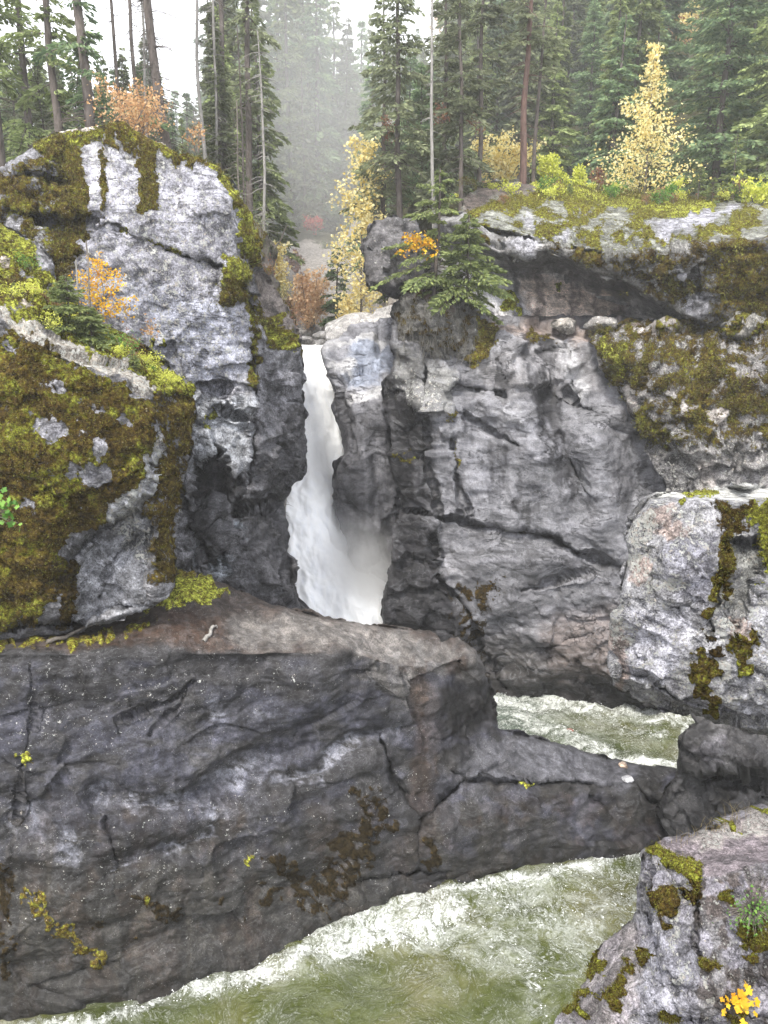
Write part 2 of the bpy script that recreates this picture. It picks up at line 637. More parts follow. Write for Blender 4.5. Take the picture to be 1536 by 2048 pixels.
    def settint(m, rgb, mul=False):
        m = m[..., None]
        c.t = c.t * (1 - m) + (c.t * np.array(rgb) if mul else np.array(rgb)) * m
    c.settint = settint

    def setmoss(m, hue):
        c.hue = np.where(m > c.moss, hue, c.hue)
        c.moss = np.maximum(c.moss, m)
    c.setmoss = setmoss
    if paint: paint(c)
    # moss has thickness
    mt = sstep(0.45, 0.85, c.moss)
    sz = 0.10 + 0.012 * Q[..., 1:2]
    cush = 0.55 + fbm(Q / sz, 3, 7, 0.5) + 0.6 * fbm(Q / (sz * 4), 2, 9)
    Q = Q + N * (mt * np.clip(cush, 0, 2) * (0.03 + 0.0040 * Q[..., 1]))[..., None]
    c.pos = Q
    # mesh
    mx = (PX[:-1, :-1] + PX[1:, 1:]) / 2; my = (PY[:-1, :-1] + PY[1:, 1:]) / 2
    inside = in_poly(mx, my, edge)
    idx = np.arange(nx * ny).reshape(ny, nx)
    quads = np.stack([idx[:-1, :-1], idx[1:, :-1], idx[1:, 1:], idx[:-1, 1:]], -1)[inside]
    used = np.unique(quads)
    rem = np.full(nx * ny, -1); rem[used] = np.arange(len(used))
    quads = rem[quads]
    e = np.concatenate([quads[:, [0, 1]], quads[:, [1, 2]], quads[:, [2, 3]], quads[:, [3, 0]]])
    key = e[:, 0].astype(np.int64) * (len(used) + 1) + e[:, 1]
    rkey = e[:, 1].astype(np.int64) * (len(used) + 1) + e[:, 0]
    be = e[~np.isin(key, rkey)]
    bv = np.unique(be)
    V = Q.reshape(-1, 3)[used]
    # snap rim vertices onto the outline (in the direction across the view) to lose the stair steps
    upx, upy = PX.ravel()[used], PY.ravel()[used]
    bx, by = upx[bv], upy[bv]
    best = np.full(len(bv), 1e9); nxp = bx.copy(); nyp = by.copy()
    for k in range(len(edge)):
        ax, ay = edge[k]; cx_, cy_ = edge[(k + 1) % len(edge)]
        dx, dy = cx_ - ax, cy_ - ay
        t = np.clip(((bx - ax) * dx + (by - ay) * dy) / (dx * dx + dy * dy + 1e-9), 0, 1)
        qx, qy = ax + t * dx, ay + t * dy
        d = (qx - bx) ** 2 + (qy - by) ** 2
        m = d < best
        best[m] = d[m]; nxp[m] = qx[m]; nyp[m] = qy[m]
    ok = best < (1.6 * step) ** 2
    sx = np.where(ok, nxp - bx, 0); sy = np.where(ok, nyp - by, 0)
    a0, b0 = pdir(bx, by); a1, b1 = pdir(bx + sx, by + sy)
    Db = V[bv, 1]
    V[bv, 0] = np.where(ok, a1 * Db, V[bv, 0]); V[bv, 2] = np.where(ok, b1 * Db, V[bv, 2])
    # sides and back
    mean = V.mean(0)
    F = [quads]
    verts = [V]
    src = [np.arange(len(used))]
    base = {int(v): k for k, v in enumerate(bv)}
    lut = np.full(len(used), -1); lut[bv] = np.arange(len(bv))
    prev = bv
    nv = len(V)
    BV = V[bv]
    vb = BV / np.linalg.norm(BV, axis=1, keepdims=True)
    cpos = mean
    for ring, f in enumerate((0.12, 0.4, 0.75, 1.0)):
        Pn = BV + vb * thick * f
        inw = (cpos - BV); inw[:, 1] = 0
        Pn = Pn + inw * shrink * f ** 1.5
        Pn = Pn + 0.15 * np.stack([perlin(Pn * 0.8 + 3, 1), perlin(Pn * 0.8 + 13, 2), perlin(Pn * 0.8 + 23, 3)], -1) * min(1, thick / 3)
        if ring == 3:
            Pn[:, 1] = Pn[:, 1]
        new = np.arange(nv, nv + len(bv)); nv += len(bv)
        verts.append(Pn); src.append(bv)
        A = prev[lut[be[:, 0]]]; B = prev[lut[be[:, 1]]]
        A2 = new[lut[be[:, 0]]]; B2 = new[lut[be[:, 1]]]
        F.append(np.stack([B, A, A2, B2], 1))
        prev = new
    cen = Pn.mean(0)
    verts.append(cen[None]); src.append(np.array([bv[0]]))
    cidx = np.full(len(be), nv)
    A2 = prev[lut[be[:, 0]]]; B2 = prev[lut[be[:, 1]]]
    verts = np.concatenate(verts); src = np.concatenate(src)
    allq = np.concatenate(F)
    cap = np.stack([B2, A2, cidx], 1)
    tri = np.concatenate([allq[:, [0, 1, 2]], allq[:, [0, 2, 3]], cap])
    u = used[src]
    tintA = np.concatenate([c.t.reshape(-1, 3)[u] * dark, np.ones((len(u), 1))], 1)
    cov = np.stack([c.moss.ravel()[u], c.hue.ravel()[u], c.lich.ravel()[u], c.wet.ravel()[u]], 1)
    o = mesh_obj(name, verts, tri, mat, attrs={'tint': np.clip(tintA, 0, 1), 'cover': np.clip(cov, 0, 1)})
    o['_n'] = len(verts)
    del o['_n']
    c.verts = verts
    RC[name + str(seed)] = c
    return o


RC = {}


def blur3(Q, k):
    return np.stack([blur(Q[..., i], k) for i in range(3)], -1)

# ------------------------------------------------------------------ materials
M_near = rock_material('near_rock', 2.4, veins=0.15, bumpk=1.0)
M_block = rock_material('crusty_rock', 1.7, veins=0.1, bumpk=1.0)
M_wall = rock_material('dark_wet_rock', 1.0, smoothrock=0.6, noisy=0.75, spec=0.22, veins=0.15, bumpk=0.5, flow=(0.4, 0.4, 0.9), flow_rot=(0, R(24), 0))
M_dome = rock_material('pale_lichen_rock', 0.9, smoothrock=0.1, veins=0.05, bumpk=1.0)
M_cliff = rock_material('water_worn_rock', 0.8, smoothrock=1.0, noisy=0.4, spec=0.16, veins=0.5, bumpk=0.9, flow=(0.35, 0.35, 0.8), flow_rot=(0, R(-28), 0))
M_far = rock_material('far_rock', 0.7, smoothrock=0.5, noisy=0.7, veins=0.3, bumpk=0.8)

GREY, DARK, PALE = (0.20, 0.20, 0.215), (0.075, 0.073, 0.078), (0.36, 0.36, 0.40)
W = onz


# ---- foreground wall: the long dark rock between the two pools, with the walkable ledge on top
def wall_sculpt(c):
    c.crack([(760, 1470), (790, 1560), (835, 1640), (830, 1700)], 5, 0.35)
    c.crack([(830, 1640), (900, 1590), (935, 1540)], 5, 0.4, below=0.25, L=40)
    c.crack([(905, 1545), (1000, 1565), (1100, 1562), (1240, 1572)], 4, 0.25, below=0.35, L=30)
    c.crack([(720, 1760), (800, 1745), (900, 1738)], 3, 0.3, below=0.2, L=50)
    c.crack([(60, 1330), (70, 1440), (40, 1540), (25, 1650)], 3, 0.08)
    c.crack([(240, 1440), (330, 1410), (385, 1365)], 3, 0.12, below=0.12, L=30)
    c.crack([(300, 1470), (350, 1420), (375, 1375)], 3, 0.10)
    c.crack([(210, 1640), (235, 1720), (225, 1790)], 3, 0.2)
    c.crack([(1180, 1590), (1230, 1640), (1290, 1680)], 4, 0.3)
    c.crack([(1250, 1550), (1300, 1600), (1390, 1640)], 5, 0.4)
    # scooped bands worn by the water
    for pts, w, dd in (([(200, 1600), (330, 1610), (450, 1570), (550, 1520), (600, 1490)], 26, 0.35),
                       ([(560, 1560), (640, 1540), (690, 1480), (790, 1450)], 18, 0.30),
                       ([(220, 1740), (330, 1690), (420, 1670)], 20, 0.25),
                       ([(700, 1330), (780, 1380), (820, 1440)], 30, 0.3)):
        d = seg_dist(c.px, c.py, pts)
        c.D = c.D + dd * np.exp(-(d / w) ** 2)


def wall_paint(c):
    n, n2 = c.noise(70, 26, 3), c.noise(20, 60, 5)
    low = sstep(1560, 1800, c.py - 0.05 * c.px)
    c.settint(low * 0.5, (0.125, 0.118, 0.10))
    c.settint(c.poly([(980, 1560), (1540, 1580), (1540, 1800), (900, 1830), (860, 1600)], 20) * 0.75, (0.065, 0.06, 0.055))
    c.settint(c.poly([(850, 1300), (990, 1330), (1010, 1470), (930, 1560), (840, 1600), (800, 1480)], 20) * 0.5, (0.10, 0.09, 0.085))
    # worn bands of paler blue-grey
    for pts, w in (([(210, 1590), (280, 1612), (380, 1600), (470, 1560), (555, 1520)], 15), ([(560, 1566), (640, 1548), (672, 1500), (720, 1475), (785, 1455)], 9),
                   ([(430, 1400), (455, 1450)], 10), ([(230, 1735), (330, 1690), (420, 1665)], 7), ([(40, 1640), (130, 1690)], 24), ([(520, 1440), (545, 1430)], 9), ([(390, 1620), (440, 1625)], 14)):
        c.settint(c.line(pts, w * 0.6, w * 1.3, 1.0) * sstep(0.2, 0.55, c.noise(34, 9, 9)) * 0.95, (0.66, 0.68, 0.80))
    # bluish wet sheen of the rock, painted in as colour
    c.settint(sstep(0.45, 0.75, c.noise(110, 60, 71)) * (1 - low) * sstep(1310, 1330, c.py) * 0.6, (0.16, 0.165, 0.235))
    c.settint(sstep(0.5, 0.7, c.noise(60, 90, 72)) * sstep(1560, 1640, c.py) * 0.4, (0.14, 0.095, 0.07))
    c.settint(c.poly([(0, 1420), (700, 1380), (820, 1440), (560, 1560), (300, 1680), (0, 1720)], 60) * 0.55 * sstep(0.3, 0.7, n), (0.16, 0.165, 0.225))
    # brown top ledge
    top = c.poly([(-230, 1150), (380, 1130), (520, 1190), (780, 1245), (900, 1265), (960, 1300), (930, 1350), (800, 1345), (700, 1303), (560, 1303), (400, 1302), (-230, 1298)], 5, 0.3)
    c.settint(top, (0.16, 0.125, 0.11))
    c.settint(top * c.poly([(470, 1235), (620, 1238), (800, 1262), (960, 1310), (780, 1330), (640, 1296), (430, 1288)], 14) * 0.85, (0.42, 0.39, 0.37))
    c.settint(c.poly([(700, 1290), (900, 1285), (960, 1320), (940, 1370), (860, 1350), (820, 1410), (740, 1360)], 22) * sstep(0.35, 0.6, n2) * 0.8, (0.40, 0.38, 0.37))
    c.settint(top * c.poly([(60, 1268), (330, 1220), (440, 1240), (470, 1296), (60, 1300)], 16) * 0.85 * sstep(0.2, 0.6, n2 + 0.1), (0.12, 0.068, 0.046))
    c.setmoss(c.poly([(330, 1180), (360, 1160), (420, 1160), (450, 1185), (400, 1210), (290, 1226)], 8) * 0.95, 0.72)
    c.setmoss(c.poly([(340, 1140), (400, 1145), (360, 1170)], 6) * 0.9, 0.4)
    c.setmoss(c.poly([(-200, 1270), (90, 1275), (330, 1240), (330, 1262), (180, 1290), (-200, 1312)], 8) * sstep(0.3, 0.6, n2) * 0.85, 0.5)
    # lower brownish/ grey bridge top
    c.settint(c.poly([(905, 1545), (960, 1480), (1060, 1474), (1190, 1505), (1290, 1530), (1250, 1572), (1100, 1565), (960, 1560)], 7, 0.5) * 0.9, (0.25, 0.25, 0.285))
    # iron brown stains
    c.settint(c.line([(845, 1370), (850, 1520), (845, 1600)], 12, 26) * 0.6, (0.17, 0.11, 0.08))
    c.settint(0.45 * c.noise(24, None, 61) * c.spots([(300, 1900, 60, 50), (500, 1890, 60, 60), (900, 1640, 50, 14), (1020, 1640, 30, 12), (1120, 1610, 34, 22), (760, 1600, 30, 14), (690, 1740, 40, 40), (60, 1750, 20, 30)], 4) * 0.55, (0.20, 0.115, 0.085))
    # black mossy clefts
    dk = np.zeros(c.px.shape)
    for pts, w in (([(540, 1710), (580, 1745), (605, 1775), (612, 1820)], 9), ([(745, 1610), (730, 1680), (690, 1735), (650, 1790)], 22), ([(725, 1600), (770, 1640)], 14),
                   ([(2, 1720), (12, 1800), (8, 1950)], 9), ([(275, 1790), (310, 1815), (360, 1840)], 10)):
        dk = np.maximum(dk, c.line(pts, w, w * 0.7, 1.3) * sstep(0.32, 0.5, c.noise(16, None, 31)))
    dk = np.maximum(dk, c.spots([(545, 1806, 12, 9), (535, 1770, 7, 6), (202, 1848, 14, 8), (350, 1836, 20, 9), (275, 1868, 6, 6), (552, 1792, 20, 8), (496, 1838, 5, 5), (36, 1870, 6, 5), (440, 1795, 8, 10), (680, 1690, 30, 22), (860, 1700, 9, 30), (590, 1760, 10, 16)]))
    c.settint(dk, (0.022, 0.018, 0.013)); c.wet = np.maximum(c.wet, 0.5 * dk)
    c.setmoss(dk * 0.8, 0.0)
    gm = c.line([(66, 1795), (90, 1830), (130, 1872), (160, 1900), (200, 1928)], 11, 7, 1.2) * sstep(0.3, 0.45, c.noise(14, None, 33))
    c.setmoss(gm, 0.42)
    c.setmoss(c.spots([(500, 1725, 6, 12), (48, 1518, 12, 14), (1052, 1566, 20, 6), (290, 1800, 10, 12)]), 0.7)
    # fine crust of lichen near the upper lip at left
    c.lich = np.maximum(c.lich, 0.26 * c.poly([(-230, 1300), (720, 1300), (700, 1390), (460, 1420), (280, 1480), (0, 1560), (-230, 1560)], 60))
    c.lich = np.maximum(c.lich, 0.22 * c.poly([(0, 1600), (900, 1500), (800, 1800), (0, 1900)], 90))
    c.settint(sstep(0.55, 0.85, c.noise(22, 240, 46)) * sstep(1600, 1720, c.py) * 0.5, (0.17, 0.155, 0.13))
    c.settint(sstep(0.55, 0.8, c.noise(40, 150, 48)) * (1 - low) * sstep(1310, 1330, c.py) * 0.5, (0.17, 0.17, 0.20))
    # wet foot above the river, and the dark runs
    wl = seg_dist(c.px, c.py, WLINE)
    c.wet = np.maximum(c.wet, 0.9 * (1 - sstep(8, 85, wl)) * 0.8)
    c.wet = np.maximum(c.wet, 0.55 * sstep(0.5, 0.75, c.noise(28, 220, 12)) * sstep(1310, 1380, c.py))
    c.wet = np.maximum(c.wet, 0.9 * c.poly([(900, 1350), (990, 1370), (1005, 1460), (950, 1480), (900, 1540), (870, 1440)], 18))


WLINE = [(-230, 2060), (0, 2046), (150, 2028), (300, 2000), (400, 1970), (520, 1930), (600, 1888), (660, 1862), (740, 1832), (800, 1802), (930, 1770), (1050, 1745), (1180, 1720), (1290, 1700), (1380, 1690)]
wall_low = [(x, y + 75, W(x, y) - 0.1) for x, y in WLINE][::-1]
rock('ledge_wall', [(-230, 1170, 22.6), (200, 1150, 23.2), (340, 1138, 23.8), (385, 1142, 23.8), (445, 1165, 23.8), (520, 1200, 23.6), (600, 1224, 23.7), (640, 1234, 23.8), (740, 1250, 24), (850, 1263, 24.3), (915, 1273, 24.6),
                   (950, 1298, 24.8), (972, 1340, 24.8), (985, 1395, 25), (1000, 1458, 25.2), (1060, 1474, 25.6), (1130, 1490, 26), (1190, 1507, 26.4), (1250, 1527, 26.6), (1350, 1537, 26.4), (1420, 1560, 26), (1500, 1600, 25.6), (1600, 1630, 25.2), (1860, 1780, 24.6)] + wall_low,
     inner=[(x, y - 8, W(x, y) + 0.1) for x, y in WLINE[1:-1]] + [(100, 1650, 17.6), (350, 1620, 18.9), (600, 1560, 20.7), (760, 1560, 21.6), (860, 1480, 23.0), (900, 1660, 22.2), (1100, 1640, 23.4), (1280, 1630, 24.2)],
     ridges=[[(-230, 1306, 18.2), (100, 1306, 18.6), (300, 1306, 19.5), (450, 1304, 20.2), (600, 1302, 21.0), (700, 1303, 21.6), (800, 1330, 22.2), (880, 1330, 23.0), (945, 1320, 24.0)],
             [(905, 1548, 22.8), (1000, 1566, 23.2), (1120, 1566, 23.8), (1250, 1575, 24.5), (1400, 1600, 25)]],
     step=2.6, thick=5, rim=(12, 0.5), soften=2, seed=3, wob=5, tint=(0.105, 0.102, 0.108), mat=M_wall, dark=0.25,
     disp=[('fbm', (3.5, 3.5, 2.0), 0.6), ('facet', (3.2, 3.2, 1.8), 0.22, 8, lambda c: sstep(1300, 1320, c.py)), ('fbm', (1.6, 1.6, 0.9), 0.12), ('facet', 0.5, 0.02), ('fbm', 0.28, 0.025)],
     sculpt=wall_sculpt, paint=wall_paint)
O_wall = bpy.data.objects['ledge_wall']
tag(O_wall, 'long dark wet rock wall rising from the green river with a brown ledge on top', 'rock wall')


# ---- mossy boulder on the left
def boulder_sculpt(c):
    c.crack([(120, 1165), (135, 1120), (200, 1060), (300, 1000), (310, 900)], 9, 0.5, below=0.35, L=60)
    c.crack([(205, 1190), (215, 1130), (280, 1070)], 5, 0.5)
    c.crack([(130, 1255), (140, 1150)], 5, 0.5)
    c.crack([(305, 1200), (300, 1080), (312, 960), (300, 860)], 6, 0.25)
    c.crack([(-40, 1262), (60, 1245), (160, 1250)], 7, 0.7, below=0.5, L=50)
    c.D = c.D + 1.1 * c.poly([(140, 1140), (210, 1060), (300, 1000), (305, 1200), (150, 1252)], 8, 0.4) * 0.55
    c.D = c.D + 0.35 * c.noise(40, 60, 4) * c.poly([(300, 780), (390, 790), (350, 1200), (300, 1210)], 10)


def boulder_paint(c):
    n = c.noise(50, None, 2); n2 = c.noise(18, None, 4)
    face = c.poly([(-230, 650), (60, 660), (150, 730), (300, 800), (300, 880), (290, 960), (230, 1000), (200, 1050), (120, 1100), (130, 1180), (60, 1240), (-230, 1250)], 10)
    c.setmoss(face * (0.82 + 0.5 * (n - 0.5)), 0.36)
    c.hue = np.where(face > 0.5, 0.26 + 0.30 * sstep(0.38, 0.72, c.noise(90, 60, 8)), c.hue)
    c.setmoss(c.poly([(300, 770), (392, 780), (385, 880), (360, 1000), (350, 1130), (330, 1190), (305, 1100), (315, 900)], 8) * (0.55 + 0.6 * (c.noise(10, 60, 6) - 0.3)), 0.33)
    c.settint(c.poly([(150, 1100), (250, 990), (300, 950), (300, 1210), (150, 1255)], 8) * 0.9, (0.36, 0.37, 0.41))
    c.moss *= 1 - c.poly([(150, 1105), (250, 1000), (296, 960), (296, 1205), (150, 1250)], 8)
    c.settint(c.line([(290, 860), (300, 960), (250, 1010), (215, 1060)], 12, 10, 1) * 0.9, (0.52, 0.53, 0.58))
    c.setmoss(c.line([(128, 1250), (140, 1130)], 9, 6) * 0.9, 0.22)
    # bare patches
    bare = c.spots([(190, 950, 34, 20), (118, 775, 16, 12), (100, 860, 30, 24), (60, 830, 14, 12), (200, 900, 16, 24), (150, 935, 18, 10), (250, 850, 16, 12), (160, 1075, 30, 8), (25, 690, 16, 10), (195, 820, 12, 10), (60, 1010, 14, 8)])
    c.moss *= 1 - bare * 0.92
    c.settint(bare * 0.8, (0.33, 0.33, 0.37))
    # crest: pale dry ridge, then green slope behind it
    top = c.poly([(-230, 430), (0, 450), (60, 480), (110, 560), (190, 640), (280, 690), (392, 772), (385, 790), (300, 780), (230, 735), (150, 690), (80, 650), (0, 625), (-230, 610)], 6, 0.6)
    c.setmoss(top * 0.9, 0.74)
    c.hue = np.where(top > 0.5, 0.50 + 0.42 * c.noise(40, 22, 9), c.hue)
    ridge = c.line([(-200, 590), (0, 625), (60, 662), (110, 690), (180, 715), (250, 745), (300, 775)], 11, 9, 0.9)
    c.moss *= 1 - ridge * 0.93 * sstep(0.25, 0.45, c.noise(22, None, 14))
    c.settint(ridge, (0.44, 0.40, 0.35))
    c.lich = np.maximum(c.lich, ridge * 0.8)
    brown = c.spots([(40, 560, 60, 22), (30, 590, 50, 18), (260, 700, 60, 12), (90, 600, 50, 14)]) * sstep(0.4, 0.6, n2)
    c.hue = np.where(brown > 0.4, 0.3, c.hue)
    c.settint(c.spots([(10, 520, 22, 12), (60, 610, 30, 12), (20, 560, 12, 22)]), (0.42, 0.37, 0.32))
    c.moss *= 1 - 0.8 * c.spots([(12, 518, 16, 9), (45, 615, 30, 9), (50, 545, 8, 18), (95, 570, 12, 10)])
    c.lich = np.maximum(c.lich, 0.42 * c.poly([(-230, 760), (300, 850), (250, 1000), (-230, 1200)], 80))
    c.lich = np.maximum(c.lich, 0.75 * c.line([(290, 880), (300, 960), (230, 1030), (300, 1100)], 20, 20))
    c.wet = np.maximum(c.wet, 0.7 * c.poly([(-230, 1235), (110, 1225), (150, 1252), (100, 1290), (-230, 1290)], 8))


rock('mossy_boulder', [(-230, 420, 25.5), (0, 450, 25.3), (60, 478, 25.0), (105, 520, 24.5), (112, 560, 24.2), (150, 610, 24), (200, 645, 23.8), (285, 692, 23.5), (345, 738, 23), (390, 772, 22.3),
                      (393, 815, 22.2), (382, 880, 22.0), (372, 940, 21.8), (362, 1000, 21.6), (354, 1070, 21.4), (348, 1140, 21.0), (330, 1195, 20.6), (295, 1218, 20.2), (200, 1252, 19.6), (120, 1272, 19.3), (0, 1285, 19.0), (-230, 1290, 18.8)],
     inner=[(100, 950, 18.4), (0, 900, 18.2), (200, 900, 18.6), (100, 1150, 18.7), (-200, 1180, 18.4), (60, 560, 22.6), (200, 690, 21.6), (210, 1120, 19.6)],
     ridges=[[(-230, 600, 20.0), (0, 632, 19.6), (60, 668, 19.4), (120, 700, 19.3), (190, 728, 19.3), (250, 755, 19.5), (300, 785, 19.8)],
             [(300, 785, 19.8), (306, 880, 19.2), (304, 980, 19.3), (306, 1100, 19.5), (300, 1205, 19.8)]],
     step=2.6, thick=3.2, rim=(14, 0.5), soften=3, seed=5, wob=6, tint=(0.24, 0.24, 0.26), mat=M_dome,
     disp=[('fbm', 2.6, 0.55), ('facet', 1.3, 0.16), ('facet', 0.5, 0.09), ('fbm', 0.35, 0.11), ('ridge', (0.5, 0.5, 2.5), 0.16, 4, lambda c: c.poly([(300, 770), (395, 780), (350, 1190), (305, 1200)], 10, 0))],
     sculpt=boulder_sculpt, paint=boulder_paint)
tag(bpy.data.objects['mossy_boulder'], 'huge boulder covered in brown-green moss at the left edge, resting on the ledge', 'boulder')


# ---- the domed cliff on the left
def dome_sculpt(c):
    c.crack([(150, 436), (230, 450), (290, 478), (350, 505), (440, 530)], 3.5, 0.4, below=0.22, L=60)
    c.crack([(0, 420), (60, 432), (150, 438)], 6, 0.6, below=0.5, L=50)
    c.crack([(30, 350), (70, 345), (130, 362)], 4, 0.5, below=0.3, L=40)
    c.crack([(350, 760), (420, 770), (460, 775)], 4, 0.4, below=0.3, L=50)
    c.crack([(420, 815), (460, 820), (495, 838)], 5, 0.5, below=0.4, L=60)
    c.crack([(460, 1025), (520, 1005), (575, 1003)], 6, 0.7, below=0.3, L=40)
    c.crack([(505, 700), (510, 800), (508, 900), (500, 960), (470, 1020)], 5, 0.35)
    c.crack([(380, 1000), (420, 1000), (440, 1060), (450, 1150)], 6, 0.5)
    c.crack([(500, 570), (505, 640), (500, 720)], 5, 0.4)
    c.crack([(360, 1135), (400, 1138)], 6, 0.6)
    # moss brow
    c.D = c.D - 0.9 * c.poly([(445, 525), (480, 518), (525, 545), (522, 575), (490, 560), (480, 600), (455, 600)], 10, 0.4)
    # caves / darker lower blocks
    c.D = c.D + 0.9 * c.poly([(385, 910), (430, 905), (480, 960), (470, 1010), (420, 1010), (385, 990)], 8)
    c.D = c.D + 0.7 * c.poly([(360, 1010), (420, 1020), (430, 1120), (370, 1130)], 8)


def dome_paint(c):
    n = c.noise(60, None, 2); n2 = c.noise(14, 60, 4)
    c.lich[:] = 0.62 * c.poly([(60, 250), (330, 280), (480, 420), (520, 640), (500, 780), (350, 760), (150, 600), (0, 560)], 50)
    c.settint(c.poly([(100, 300), (420, 360), (480, 480), (505, 640), (470, 780), (300, 720), (150, 560)], 30) * 0.85, (0.33, 0.33, 0.385))
    c.settint(c.poly([(240, 560), (470, 600), (500, 740), (420, 780), (300, 720)], 30) * 0.6, (0.30, 0.32, 0.40))
    # lower right: dark blocks, plus painted shade on the right-facing side
    low = c.poly([(365, 900), (500, 860), (520, 700), (612, 700), (640, 1280), (340, 1280)], 26)
    c.settint(low * 0.85, (0.105, 0.105, 0.115))
    c.settint(c.poly([(510, 720), (560, 720), (590, 780), (560, 880), (520, 930), (505, 840)], 16) * 0.7, (0.22, 0.22, 0.245))
    c.settint(c.poly([(370, 790), (500, 800), (500, 940), (430, 920), (370, 930)], 14) * 0.8, (0.36, 0.38, 0.42))
    c.settint(c.spots([(380, 1090, 16, 44), (440, 1130, 26, 30), (480, 1060, 14, 30)]) * 0.85, (0.30, 0.33, 0.37))
    c.wet = np.maximum(c.wet, 0.75 * c.poly([(540, 820), (620, 780), (640, 1260), (480, 1280), (440, 1160), (500, 1000)], 30))
    c.wet = np.maximum(c.wet, 0.9 * c.poly([(385, 900), (430, 905), (470, 970), (440, 1010), (385, 990)], 10))
    c.wet = np.maximum(c.wet, 0.8 * c.poly([(395, 1010), (450, 1010), (440, 1120), (400, 1120)], 10))
    # left mossy columns
    c.setmoss(c.poly([(-230, 350), (40, 340), (110, 280), (150, 300), (150, 560), (110, 560), (0, 470), (-230, 440)], 10) * (0.40 + 0.9 * (c.noise(40, 40, 6) - 0.3)), 0.30)
    c.hue = np.where(c.px < 160, 0.22 + 0.35 * c.noise(40, None, 8), c.hue)
    for pts, w in (([(150, 300), (160, 390)], 8), ([(290, 285), (294, 330), (300, 415)], 13), ([(285, 330), (296, 400)], 12), ([(203, 300), (205, 420)], 3.5), ([(350, 295), (356, 322)], 7), ([(250, 270), (262, 300)], 8), ([(225, 270), (232, 298)], 8), ([(130, 290), (150, 470), (120, 560)], 20), ([(376, 320), (380, 350)], 4), ([(405, 325), (402, 350)], 3)):
        c.setmoss(c.line(pts, w, 5, 0.9) * 0.95, 0.38)
    # crest strip and right-hand mossy edge
    c.setmoss(c.line([(80, 290), (110, 275), (170, 262), (250, 268), (330, 292), (400, 328), (450, 352)], 12, 9) * 0.8, 0.6)
    crest = c.line([(85, 275), (120, 262), (170, 258), (250, 264), (330, 290), (400, 325), (445, 350)], 4, 4, 0.2)
    c.settint(crest, (0.55, 0.50, 0.45)); c.moss *= 1 - 0.9 * crest * (c.px < 390)
    c.setmoss(c.poly([(420, 340), (455, 350), (492, 400), (512, 450), (528, 540), (505, 520), (475, 480), (465, 430), (440, 385)], 6) * 0.95, 0.62)
    c.hue = np.where((c.px > 415) & (c.py < 540), 0.45 + 0.5 * sstep(0.35, 0.75, c.noise(16, 30, 3)), c.hue)
    c.setmoss(c.poly([(455, 522), (480, 514), (528, 548), (525, 580), (505, 560), (488, 600), (450, 612), (446, 560)], 5) * 0.95, 0.72)
    c.hue = np.where(c.poly([(446, 560), (500, 556), (488, 620), (446, 620)], 8) > 0.5, 0.4, c.hue)
    c.setmoss(c.line([(500, 600), (508, 700), (505, 760)], 7, 6) * 0.8, 0.5)
    c.setmoss(c.poly([(515, 590), (560, 620), (600, 690), (560, 700), (520, 660)], 8) * 0.75, 0.5)
    c.setmoss(c.poly([(530, 640), (570, 655), (598, 700), (560, 690)], 6) * 0.9, 0.66)
    c.settint(c.poly([(520, 540), (560, 560), (600, 640), (610, 700), (560, 640), (520, 620)], 8) * 0.8, (0.16, 0.13, 0.11))
    c.setmoss(c.spots([(415, 830, 7, 22), (330, 690, 6, 16), (300, 690, 6, 14)]) * 0.9, 0.9)
    c.setmoss(c.line([(240, 455), (300, 482), (360, 505)], 2.5, 4) * 0.7, 0.6)


rock('domed_cliff', [(-230, 345, 27.5), (0, 335, 27.4), (55, 300, 27.6), (90, 274, 27.8), (130, 262, 27.9), (175, 257, 28), (250, 264, 28), (330, 289, 28), (400, 325, 28), (450, 350, 28.2), (480, 385, 28.6), (505, 430, 29.0), (520, 480, 29.2), (530, 545, 29.2),
                    (548, 575, 30), (572, 610, 30.5), (592, 655, 30.8), (602, 700, 30.8), (605, 740, 30.7), (602, 780, 30.5), (607, 810, 30.4), (610, 850, 30.2), (614, 920, 30), (600, 962, 29.8), (567, 1003, 29.4), (578, 1050, 29.2), (575, 1110, 29), (588, 1170, 28.8), (600, 1210, 28.6), (650, 1250, 28.4), (660, 1300, 28), (300, 1300, 26), (-230, 1300, 25)],
     inner=[(200, 400, 26.6), (350, 450, 26.6), (300, 650, 26.2), (430, 600, 26.5), (60, 450, 26.4), (420, 850, 26.6), (420, 1100, 26.3), (150, 600, 26), (560, 850, 28.6), (540, 1100, 27.6)],
     ridges=[[(440, 400, 26.8), (480, 500, 27.0), (505, 600, 27.2), (505, 760, 27.0), (500, 900, 27.0), (480, 1000, 26.8), (520, 1200, 26.8)]],
     step=3, thick=4.5, rim=(20, 0.9), soften=3, seed=7, wob=9, tint=(0.26, 0.26, 0.285), mat=M_dome, dark=0.86,
     disp=[('fbm', 4.5, 0.8), ('facet', (2.2, 2.2, 2.8), 0.32), ('facet', (1.2, 1.2, 0.8), 0.40, 9, lambda c: c.poly([(360, 760), (620, 640), (650, 1290), (340, 1290)], 50)), ('facet', 0.5, 0.10), ('fbm', 0.4, 0.10)],
     sculpt=dome_sculpt, paint=dome_paint)
tag(bpy.data.objects['domed_cliff'], 'tall dome-topped pale grey cliff with hanging moss left of the waterfall', 'cliff')


